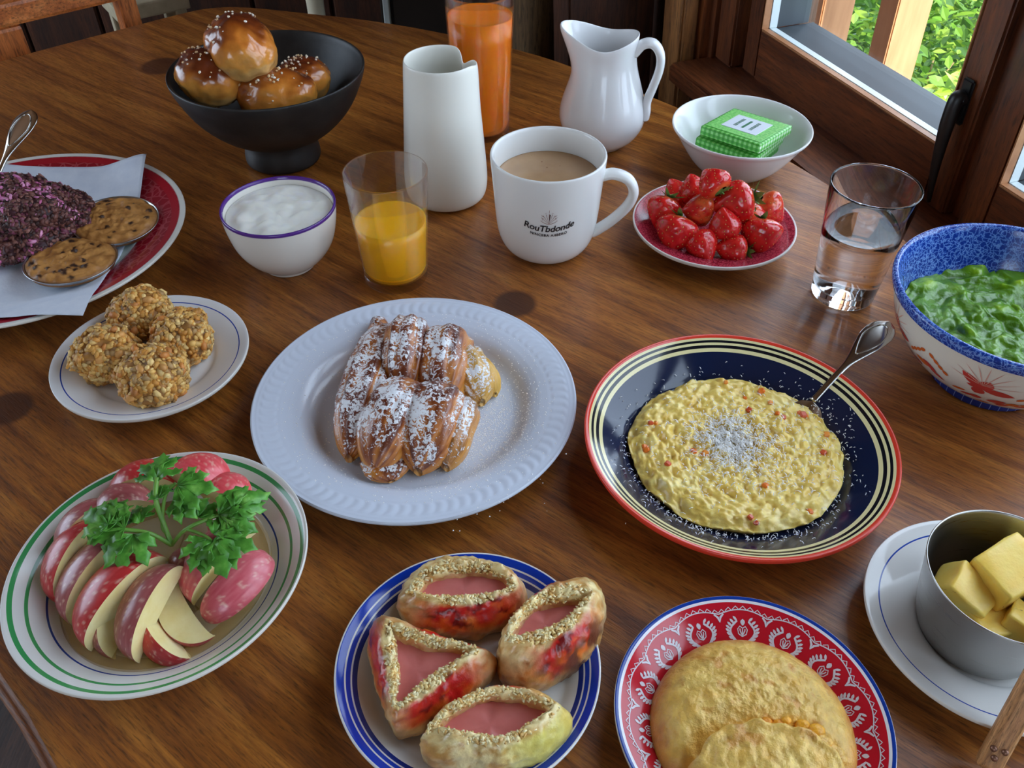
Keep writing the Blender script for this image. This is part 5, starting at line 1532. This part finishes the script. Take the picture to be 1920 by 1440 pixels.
# ---------------------------------------------------------------- flat pie on the red plate
M_PIE = vc_mat('pan_fried_dough', 0.30, bump=0.8, bscale=330, bdist=0.0016, var=0.14, vscale=140, sss=0.1, sss_r=(1, .7, .3), sss_s=0.004)
PIC2 = at(1413, 1366, 0.016)
def pie_disc(Rr, hgt, seed, fold=None):
    def fn(x, y):
        r = math.hypot(x, y) / Rr
        d = hgt * (max(0, 1 - r ** 3.2)) ** 0.5
        return d + 0.0015 * fbm((x, y, 0), 170, 4, seed) * (1 - r * 0.5) + 0.0012 * fbm((x, y, 0), 45, 2, seed + 2) * (1 - r)
    return fn
pie = thing('folded_flatbread', 'round golden folded flatbread filled with egg on the red plate', 'flatbread', (PIC2.x, PIC2.y, 0.0078))
PR = 0.0525
fn = pie_disc(PR, 0.020, 6)
FC = (-0.003, -0.054); FRx, FRy = 0.0490, 0.0470
def flap_r(a): return 1 + 0.014 * math.sin(7 * a + 1) + 0.010 * math.sin(13 * a) + 0.012 * math.sin(23 * a + 2) - 0.05 * math.exp(-((a - 2.6) / 0.5) ** 2)
def back_fn(x, y):      # the lower sheet sinks into a fold along the flap
    dx, dy = x - FC[0], y - FC[1]; a = math.atan2(dy, dx)
    d = (math.hypot(dx / FRx, dy / FRy) - flap_r(a)) * FRx
    return max(0.0, fn(x, y) - (0.0085 * math.exp(-(max(d, 0) / 0.0085) ** 2) if fn(x, y) > 0.004 else 0))
V, Fc = surface_disc(PR, 0.002, back_fn, 90, 200, base_z=0.0, rfn=lambda a: 1 + 0.02 * math.sin(2 * a + .6) + 0.012 * math.sin(5 * a))
def pie_cols(V, zr):
    K = []
    for x, y, z in V:
        r = math.hypot(x, y) / PR; q = fbm((x, y, z), 120, 4, 3); q2 = fbm((x, y, z), 38, 2, 8)
        c = lerp3(rgb(224, 176, 80), rgb(240, 204, 112), 0.5 + q)
        c = lerp3(c, rgb(212, 152, 66), sstep(0.15, 0.7, q + q2 * .8 - .05))
        c = lerp3(c, rgb(206, 138, 58), sstep(0.78, 1.02, r + 0.1 * q))
        K.append(c)
    return K
mesh_obj('dough', V, Fc, M_PIE, pie, cols=pie_cols(V, 0))
# front flap: a thick second fold whose ragged back edge stands on the first
V = []; Fc = []; nr, na = 60, 200
prof_f = [(i / 50, 1.0) for i in range(51)] + [(1.006, 0.96), (1.010, 0.80), (1.008, 0.55), (1.0, 0.25), (0.985, 0.0)]
for i, (t, hz) in enumerate(prof_f):
    for k in range(na):
        a = 2 * PI * k / na; r = t * flap_r(a)
        x = FC[0] + FRx * r * math.cos(a); y = FC[1] + FRy * r * math.sin(a)
        pr_ = math.hypot(x, y)
        if pr_ > PR * 0.995: x *= PR * 0.995 / pr_; y *= PR * 0.995 / pr_
        rim = 0.0016 * math.exp(-((t - 0.97) / 0.035) ** 2) * (0.6 + 0.8 * abs(fbm((x, y, 0), 210, 2, 3)))
        lift = 0.0105 * (1 - 0.15 * t ** 2) + rim * 1.4
        top_z = 0.002 + fn(x, y) * 1.0 + lift * sstep(1.0, 0.80, min(1.0, pr_ / PR)) * 1.0 + 0.0014 * fbm((x, y, .2), 150, 3, 4)
        low = 0.0015 + back_fn(x, y)
        V.append((x, y, low + (top_z - low) * hz))
m_ = len(prof_f)
for i in range(m_ - 1):
    for k in range(na):
        k2 = (k + 1) % na; Fc.append((i * na + k, (i + 1) * na + k, (i + 1) * na + k2, i * na + k2))
o = mesh_obj('folded_flap', V, Fc, M_PIE, pie, cols=pie_cols(V, 0))
# egg filling showing at the fold
g = random.Random(8); parts = []
tv, tf = ico(2)
for k in range(60):
    a = g.uniform(0.72, 1.50); rr = flap_r(a) + 0.03 + g.uniform(0.0, 0.20) * (1 - abs(a - 1.1) * 1.2)
    x = FC[0] + FRx * rr * math.cos(a); y = FC[1] + FRy * rr * math.sin(a)
    s = g.uniform(0.0020, 0.0036)
    parts.append((tv * s * np.array((1.3, 1, 0.8)) + np.array((x, y, 0.0022 + back_fn(x, y) + 0.0010)), tf, np.array(g.choice([rgb(236, 168, 44), rgb(226, 146, 32), rgb(240, 190, 96)])[:3])))
v, f, kk = join(parts); stuff(mesh_obj('egg_filling', v, f, M_PIE, pie, cols=kk))['label'] = 'yellow scrambled egg filling'

# ---------------------------------------------------------------- butter
M_BUT, _nt, _b = new_mat('butter', 0.32, sss=0.3, sss_r=(1, .8, .3), sss_s=0.005)
_T = NT(_nt); _v = _T.coord()
_c = _T.ramp(_T.noise(_v, 60, 3), [(0.3, rgb(250, 204, 84)), (0.7, rgb(254, 222, 116))])
_c = _T.mix(_T.ramp(_T.noise(_v, 150, 3, 0.5, 1.0), [(0.70, 0.0), (0.74, 0.8)]), _c, rgb(150, 100, 50))
_T.l(_c, _b.inputs['Base Color']); _T.bump(_T.noise(_v, 260, 4), 0.3, 0.001, _b)
def butter(px, py, z, size, rot, label, seed):
    v, f = bevel_box(*size, 0.0016, 2, cuts=3)
    v = v + np.array([[0.0010 * tnoise(p, 150, s + seed) for s in (0, 5, 11)] for p in v])
    o = mesh_obj('butter_piece', v, f, M_BUT, loc=at(px, py, z)); o.rotation_euler = rot
    tag(o, label, 'butter', 'butter pieces in the steel cup')
butter(1885, 1075, 0.044, (0.034, 0.028, 0.024), (R(10), R(-6), R(28)), 'large butter cube lying on top at the right of the steel cup', 1)
butter(1806, 1108, 0.037, (0.026, 0.020, 0.020), (R(14), R(28), R(-35)), 'butter piece with a cut slope at the left in the steel cup', 2)
butter(1852, 1172, 0.026, (0.026, 0.022, 0.016), (R(0), R(8), R(15)), 'low butter piece at the bottom front of the steel cup', 3)
butter(1922, 1180, 0.030, (0.020, 0.024, 0.018), (R(8), R(14), R(50)), 'butter piece at the right edge of the steel cup', 4)

# ---------------------------------------------------------------- wooden handled knife
M_HAND = wood_mat('oak_handle', rgb(160, 106, 62), rgb(198, 144, 92), rgb(222, 174, 122), rough=0.45, stretch=9, scale=6, axis='X')
kp0 = at(1858, 1424, 0.012); kp1 = at(1948, 1262, 0.058)
kd = (kp1 - kp0); kL = kd.length
kn = thing('knife', 'table knife with riveted oak handle at the lower right corner', 'knife', kp0)
kn.rotation_euler = kd.to_track_quat('X', 'Z').to_euler()
v, f = bevel_box(0.105, 0.0122, 0.010, 0.0038, 3); mesh_obj('handle', v, f, M_HAND, kn, loc=(0.0475, 0, 0))
for rx, ry in ((0.0085, 0.0022), (0.0040, 0.0), (0.0095, -0.0028)):
    rv, rf, _ = lathe([(0, 0.0015), (0.0014, 0.0012), (0.0017, 0), (0.0017, -0.002), (0, -0.002)], 14)
    rv_o = mesh_obj('rivet', rv, [tuple(reversed(q)) for q in rf], noise_mat('rivet_metal', [(0.3, rgb(120, 84, 66)), (0.7, rgb(150, 110, 90))], 50, rough=0.4, metal=0.6), kn, loc=(rx, ry, 0.0050)); subpart(rv_o, kn.children[0])
bl = []
for i in range(21):
    u = i / 20; w = 0.007 * (1 if u < 0.75 else math.sqrt(max(0.02, 1 - ((u - 0.75) / 0.25) ** 2))); bl.append((0.098 + 0.11 * u, w))
V = [(x, s * w, z) for z in (-0.0007, 0.0007) for s in (-1, 1) for x, w in bl]; m = len(bl)
Fc = [(i, i + 1, m + i + 1, m + i) for i in range(m - 1)] + [(2 * m + i, 3 * m + i, 3 * m + i + 1, 2 * m + i + 1) for i in range(m - 1)] + [(i, 2 * m + i, 2 * m + i + 1, i + 1) for i in range(m - 1)] + [(m + i, m + i + 1, 3 * m + i + 1, 3 * m + i) for i in range(m - 1)]
mesh_obj('blade', V, [tuple(reversed(q)) for q in Fc], M_SILVER, kn, smooth=False)

# ---------------------------------------------------------------- strawberries
M_BERRY = vc_mat('strawberry_flesh', 0.22, bump=0.0, coat=0.35, sss=0.15, sss_r=(1, .2, .1), sss_s=0.004)
M_SEED = new_mat('strawberry_seed', 0.4, rgb(226, 168, 80))[0]
M_CALYX = noise_mat('calyx_green', [(0.3, rgb(70, 118, 44)), (0.7, rgb(136, 172, 92))], 200, rough=0.5)
def berry_mesh(seed, Lr=1.25, blunt=0.5, pale=0.0):
    """unit strawberry: calyx at +z (z=0.55*L), tip at -z; returns body, seeds, calyx data"""
    g = random.Random(seed); nu, nv = 30, 44
    def prof(u):                                  # u 0 top .. 1 tip
        return (math.sin(PI * min(1, (u * 0.98 + 0.02)) ** (0.62 + 0.12 * (1 - blunt))) ** (0.72)) * (1 - 0.22 * u)
    seeds = []
    for i in range(9):
        u = 0.10 + 0.82 * i / 8.5; k = max(4, int(13 * prof(u)))
        for j in range(k): seeds.append((u + g.uniform(-.012, .012), 2 * PI * (j + 0.5 * (i % 2)) / k + g.uniform(-.08, .08)))
    def pos(u, a, off=0.0):
        r = prof(u) * (1 + 0.05 * math.sin(2 * a + seed) + 0.05 * math.sin(3 * a + seed * 2)) + off
        return np.array((r * math.cos(a), r * math.sin(a), Lr * (0.62 - 1.45 * u)))
    SP = np.array([pos(u, a) for u, a in seeds])
    V = []; K = []; Fc = []
    for i in range(nu + 1):
        u = i / nu
        for j in range(nv):
            a = 2 * PI * j / nv; p = pos(u, a)
            d = np.min(np.sum((SP - p) ** 2, axis=1)); dim = math.exp(-d / 0.006)
            p = pos(u, a, -0.055 * dim + 0.02); V.append(p)
            q = fbm(tuple(p), 2.2, 2, seed)
            c = lerp3(rgb(206, 16, 24), rgb(226, 44, 36), 0.5 + q)
            c = lerp3(c, rgb(238, 120, 60), sstep(0.10, 0.0, u) * 0.7 + pale * sstep(-0.3, 0.6, q + (0.5 - u)))
            c = lerp3(c, rgb(140, 8, 22), dim * 0.45)
            K.append(c)
    for i in range(nu):
        for j in range(nv):
            j2 = (j + 1) % nv; Fc.append((i * nv + j, (i + 1) * nv + j, (i + 1) * nv + j2, i * nv + j2))
    tv, tf = ico(1); parts = []
    for u, a in seeds:
        n = pos(u, a, 0.1) - pos(u, a); p = pos(u, a, -0.012)
        parts.append(((tv * np.array((0.024, 0.044, 0.018))) @ np.array(Vector(n).to_track_quat('Z', 'Y').to_matrix()).T + p, tf))
    sv, sf_, _ = join(parts)
    CV = []; CF = []
    for k in range(8):
        a = 2 * PI * k / 8 + g.uniform(-.2, .2); L = g.uniform(0.55, 0.85); cu = g.uniform(-0.25, 0.35); o = len(CV)
        for t, w in ((0, 0.10), (0.35, 0.14), (0.7, 0.10), (1.0, 0.01)):
            r = 0.05 + L * t; z = Lr * 0.62 + 0.03 + cu * t - 0.35 * t * t * (1 if cu < 0.1 else -0.2)
            for s in (-1, 1): CV.append((r * math.cos(a) - s * w * math.sin(a), r * math.sin(a) + s * w * math.cos(a), z + (0.02 if s < 0 else 0)))
        for i in range(3): CF.append((o + 2 * i, o + 2 * i + 1, o + 2 * i + 3, o + 2 * i + 2))
    st = tube([(0, 0, Lr * 0.6), (0.05, 0, Lr * 0.6 + 0.22)], [0.05, 0.04], 6)
    cv, cf, _ = join([(np.array(CV), CF), st])
    b = mesh_obj('berry', np.array(V), Fc, M_BERRY, cols=K).data
    s = mesh_obj('seeds', sv, sf_, M_SEED).data
    c = mesh_obj('calyx', cv, cf, M_CALYX).data
    for o in [q for q in C.objects if q.data in (b, s, c)]: bpy.data.objects.remove(o)
    return b, s, c
KINDS = [berry_mesh(1, 1.25, 0.4), berry_mesh(2, 1.15, 0.8), berry_mesh(3, 1.45, 0.2), berry_mesh(4, 1.2, 0.5, pale=0.75)]
def strawberry(px, py, z, r, tip, kind, label, calyx=True, twist=0.0):
    p = at(px, py, z)
    t = thing('strawberry', label, 'strawberry', p, group='strawberries on the rose saucer')
    t.rotation_euler = (Vector(tip).normalized() * -1).to_track_quat('Z', 'Y').to_euler()
    r *= 1.06; t.scale = (r, r, r)
    b, s, c = KINDS[kind]
    bo = bpy.data.objects.new('berry', b); C.objects.link(bo); bo.parent = t
    for nm, d in (('seeds', s), ('calyx', c)):
        if nm == 'calyx' and not calyx: continue
        o = bpy.data.objects.new(nm, d); C.objects.link(o); o.parent = bo if nm == 'seeds' else t
        if nm == 'seeds': stuff(o)
strawberry(1338, 342, 0.062, 0.0150, (-0.5, 0.75, 0.35), 1, 'round strawberry crowning the heap, stalk scar towards the camera')
strawberry(1378, 378, 0.046, 0.0190, (-0.95, -0.1, -0.25), 0, 'large strawberry pointing left, upper right of the heap')
strawberry(1441, 394, 0.028, 0.0160, (0.75, -0.2, -0.5), 3, 'orange-red strawberry at the right end of the saucer')
strawberry(1310, 393, 0.036, 0.0150, (-0.95, -0.25, 0.10), 3, 'dull orange-tipped strawberry lying across the middle of the heap')
strawberry(1244, 396, 0.028, 0.0155, (-0.35, -0.5, -0.75), 0, 'strawberry at the left end of the saucer')
strawberry(1266, 436, 0.024, 0.0188, (-0.30, -0.55, -0.75), 1, 'broad strawberry with green leaves at the front left of the heap')
strawberry(1316, 460, 0.020, 0.0138, (0.35, -0.80, -0.45), 2, 'dark strawberry with tip forward at the front middle', calyx=False)
strawberry(1360, 421, 0.034, 0.0145, (-0.25, 0.25, 0.90), 0, 'strawberry standing tip up in the middle of the heap', calyx=False)
strawberry(1374, 467, 0.018, 0.0142, (-0.90, 0.1, 0.10), 0, 'strawberry lying with its leaves to the right at the front of the saucer')
strawberry(1427, 440, 0.026, 0.0175, (-0.05, -0.60, -0.75), 1, 'strawberry with leaves up at the front right of the heap')
strawberry(1302, 358, 0.036, 0.0150, (-0.2, 0.6, 0.6), 0, 'strawberry behind the crowning one at the back of the heap', calyx=False)
strawberry(1272, 368, 0.026, 0.0150, (-0.3, 0.6, 0.4), 2, 'shaded strawberry at the back left of the heap', calyx=False)
strawberry(1408, 408, 0.026, 0.0130, (0.2, 0.3, -0.8), 2, 'small strawberry wedged under the large one at the right')

# ---------------------------------------------------------------- green checked packets
def gingham(name, s, bright):
    m, nt, b = new_mat(name, 0.4)
    T = NT(nt); v = T.coord(); x = T.n('ShaderNodeSeparateXYZ'); T.l(v, x.inputs[0])
    def band(o): return T.math('GREATER_THAN', T.math('FRACT', T.math('MULTIPLY', o, s)), 0.5)
    k = T.math('DIVIDE', T.math('ADD', T.math('ADD', band(x.outputs[0]), band(x.outputs[1])), band(x.outputs[2])), 3.0)
    T.l(T.ramp(k, [(0.0, rgb(226, 244, 220)), (0.34, rgb(142, 214, 120)), (0.67, rgb(84, 178, 62)), (1.0, rgb(56, 150, 44))]), b.inputs['Base Color'])
    return m
M_GING = gingham('green_gingham', 190, 1)
M_GTOP = noise_mat('green_lattice', [(0.35, rgb(96, 192, 84)), (0.65, rgb(158, 224, 128))], 420, rough=0.35)
M_LAB = new_mat('pale_paper_label', 0.5, rgb(216, 222, 230))[0]
M_GINK = new_mat('dark_green_ink', 0.5, rgb(34, 112, 66))[0]
def packet(px, py, z, size, rz, tiltx, label, top=False):
    p = Vector((px, py, z))
    t = thing('napkin_packet', label, 'packet', p, group='green checked packets in the white bowl'); t.rotation_euler = (tiltx[0], tiltx[1], rz)
    v, f = bevel_box(*size, 0.0018, 2); mesh_obj('wrapper', v, f, M_GING, t)
    if top:
        h = size[2] / 2
        v, f = bevel_box(size[0] * 0.90, size[1] * 0.86, 0.0006, 0.0002, 1); mesh_obj('lattice_panel', v, f, M_GTOP, t, loc=(0, 0, h + 0.0002), smooth=False)
        v, f = bevel_box(size[0] * 0.58, size[1] * 0.54, 0.0006, 0.0002, 1); lb = mesh_obj('label', v, f, M_LAB, t, loc=(0, 0, h + 0.0006), smooth=False)
        parts = []
        g = random.Random(3)
        for row, (x0, hh) in enumerate(((-0.0085, 0.0030), (0.0, 0.0022), (0.0085, 0.0030))):
            if row == 1:
                parts.append(bevel_box(0.0026, 0.0200, 0.0002, 0.00003, 1)); parts[-1] = (parts[-1][0] + np.array((x0, 0, 0)), parts[-1][1]); continue
            y = -0.0095
            while y < 0.0095:
                w = g.uniform(0.0010, 0.0018)
                for bx_, by_, sx, sy in ((0, 0, 0.0034, 0.0004), (g.choice((-0.0015, 0.0, 0.0015)), w / 2, 0.0005, w), (0, w, 0.0034, 0.0004 * g.choice((0.5, 1)))):
                    q = bevel_box(sx, sy, 0.0002, 0.00003, 1); parts.append((q[0] + np.array((x0 + bx_, y + by_, 0)), q[1]))
                y += w + 0.0012
        v, f, _ = join(parts); lt = mesh_obj('lettering', v, f, M_GINK, t, loc=(0, 0, h + 0.0010), smooth=False); lt['label'] = 'dark green printed lines of writing'; stuff(subpart(lt, lb))
PS = (0.067, 0.064, 0.0095)
packet(0.2300, 0.8120, 0.0230, (0.062, 0.060, 0.0095), R(-40), (0, 0), 'lowest green checked packet in the white bowl')
packet(0.2300, 0.8110, 0.0330, PS, R(-38), (R(-1), R(1)), 'middle green checked packet in the white bowl')
packet(0.2340, 0.8100, 0.0448, PS, R(-42), (R(-3), R(-2)), 'top green checked packet with a pale printed label', True)

# ---------------------------------------------------------------- paper, tins, dark bread and fork on the left plate
M_PAPER = noise_mat('thin_paper', [(0.3, rgb(206, 214, 228)), (0.7, rgb(222, 228, 238))], 60, rough=0.8, bump=0.15, bscale=500)
A_, B_, C_, D_ = at(276, 293, .030), at(158, 598, .0215), at(-190, 600, .018), at(-120, 300, .028)
nu = 60; V = []; Fc = []
for i in range(nu + 1):
    for j in range(nu + 1):
        u, w = i / nu, j / nu
        p = (A_ * (1 - u) + B_ * u) * (1 - w) + (D_ * (1 - u) + C_ * u) * w
        r = math.hypot(p.x - LPC[0], p.y - LPC[1])
        z = lp_z(r) if r < LPR else 0.0225
        z = z + 0.0016 + 0.0012 * sstep(0.5, 0.9, r / LPR) * (1 + fbm((p.x, p.y, 0), 20, 2, 3)) + 0.007 * sstep(0.72, 1.0, 1 - u) * sstep(0.75, 1.0, 1 - w) + 0.0004 * fbm((p.x, p.y, 0), 60, 2, 5)
        V.append((p.x, p.y, z))
for i in range(nu):
    for j in range(nu):
        q = i * (nu + 1) + j; Fc.append((q, q + nu + 1, q + nu + 2, q + 1))
o = mesh_obj('paper_sheet', shift(V, (LPC[0], LPC[1], 0)), Fc, M_PAPER, loc=(LPC[0], LPC[1], 0))
md = o.modifiers.new('thickness', 'SOLIDIFY'); md.thickness = 0.0002; md.offset = 1
tag(o, 'white sheet of thin paper spread over the red rimmed plate', 'paper')

M_TIN = new_mat('pale_tin', 0.28, rgb(196, 202, 206), metal=1.0)[0]
M_COOK, _nt, _b = new_mat('baked_cookie', 0.5)
_T = NT(_nt); _T.l(_T.attr(), _b.inputs['Base Color']); _T.bump(_T.noise(_T.coord(), 260, 5), 0.5, 0.001, _b)
def tin_cookie(px, py, Rr, seed, lab_t, lab_c, z0, tilt=(0, 0)):
    p = at(px, py, z0 + 0.008); t = Vector((p.x, p.y, z0))
    pr = ck([(0, 0), (Rr * 0.80, 0), (Rr * 0.86, 0.001), (Rr * 0.985, 0.0075), (Rr * 1.01, 0.0082), (Rr * 1.0, 0.0088), (Rr * 0.965, 0.0078), (Rr * 0.84, 0.0016), (0, 0.0012)], 2)
    V, Fc, mi = lathe(pr, 72); tin = mesh_obj('baking_tin', V, Fc, M_TIN, loc=t); tin.rotation_euler = (*tilt, 0)
    tag(tin, lab_t, 'tin', 'round baking tins on the left plate')
    g = random.Random(seed); ch = [(g.uniform(-.8, .8) * Rr, g.uniform(-.8, .8) * Rr, g.uniform(0.0020, 0.0050)) for _ in range(22)]
    def fn(x, y):
        r = math.hypot(x, y) / (Rr * 0.955); d = 0.0048 * (max(0, 1 - r ** 5)) ** 0.5 + 0.0020 * fbm((x, y, 0), 120, 4, seed)
        for cx, cy, cr in ch:
            k = math.hypot(x - cx, y - cy) / cr
            if k < 1.2: d += 0.0007 * (1.2 - k) * math.cos(k * 4)
        return d
    V, Fc = surface_disc(Rr * 0.955, 0.0068, fn, 50, 100, base_z=0.003)
    K = []
    for x, y, z in V:
        q = fbm((x, y, z), 140, 4, seed); c = lerp3(rgb(158, 104, 50), rgb(200, 142, 76), 0.5 + q)
        m = min([math.hypot(x - cx, y - cy) / cr + 0.4 * fbm((x, y, 0), 300, 2, 4) for cx, cy, cr in ch])
        c = lerp3(rgb(56, 32, 20), c, sstep(0.45, 0.75, m)); c = lerp3(c, rgb(128, 80, 40), sstep(0.85, 1.0, math.hypot(x, y) / Rr)); K.append(c)
    o = mesh_obj('tin_cookie', V, Fc, M_COOK, cols=K, loc=t + Vector((0, 0, 0.0002))); o.rotation_euler = (*tilt, 0)
    tag(o, lab_c, 'cookie', 'chocolate chip cookies in tins')
tin_cookie(216, 412, 0.0375, 5, 'shallow round tin at the back right of the left plate', 'chocolate chip cookie filling the tin further back', 0.0125, (R(3), R(4)))
tin_cookie(132, 488, 0.0380, 6, 'shallow round tin at the front of the left plate', 'chocolate chip cookie filling the tin nearer the camera', 0.0120, (R(-3), R(2)))

M_DARKB = vc_mat('berry_bread', 0.55, bump=0.4, bscale=300)
g = random.Random(31)
bc = at(34, 404, 0.032); base = Vector((bc.x, bc.y, 0.0105))
db = thing('berry_loaf', 'lumpy dark purple berry cake with pink flakes on the paper', 'cake', base)
v, f, u = blob(5, (0.054, 0.046, 0.030), 0.28, 1.5, 12, 4)
v[:, 2] = np.maximum(v[:, 2], -0.018) + 0.018
cy_, sy_ = math.cos(0.35), math.sin(0.35); v[:, :2] = v[:, :2] @ np.array([[cy_, sy_], [-sy_, cy_]])
n = vnormals(v, f)
K = [lerp3(rgb(46, 24, 26), rgb(72, 34, 42), 0.5 + fbm(q, 60, 3, 4)) for q in v]
cr = mesh_obj('crumb', v, f, M_DARKB, db, cols=K)
tv, tf = ico(1); P = []; N = []
for i in g.sample(range(len(v)), 4600):
    if v[i][2] > 0.001: P.append(v[i]); N.append(n[i])
pinkish = [rgb(92, 52, 46), rgb(60, 34, 30), rgb(116, 70, 60), rgb(116, 56, 72), rgb(76, 44, 40), rgb(140, 92, 80), rgb(104, 62, 54)]
vv, ff, kk = scatter(P, N, (tv, tf), 0.0021, g, pinkish, var=0.5, aniso=(1.4, 0.9, 0.4))
subpart(stuff(mesh_obj('dark_flakes', vv, ff, M_DARKB, db, cols=kk)), cr)
P2 = []; N2 = []
for p, q in zip(P, N):
    if fbm(p, 55, 2, 8) > 0.14 and g.random() < 0.45: P2.append(p); N2.append(q)
vv, ff, kk = scatter(P2, N2, (tv, tf), 0.0019, g, [rgb(206, 120, 168), rgb(224, 150, 186), rgb(190, 96, 140)], var=0.5, aniso=(1.5, 0.8, 0.45), lift=0.0006)
subpart(stuff(mesh_obj('pink_flakes', vv, ff, M_DARKB, db, cols=kk)), cr)

spoon('serving_spoon', 'steel spoon with rounded handle end leaning at the left edge', at(-22, 372, 0.036), at(60, 208, 0.082), bowl_dir=(-0.55, -0.6, -0.4), wmax=0.0125)
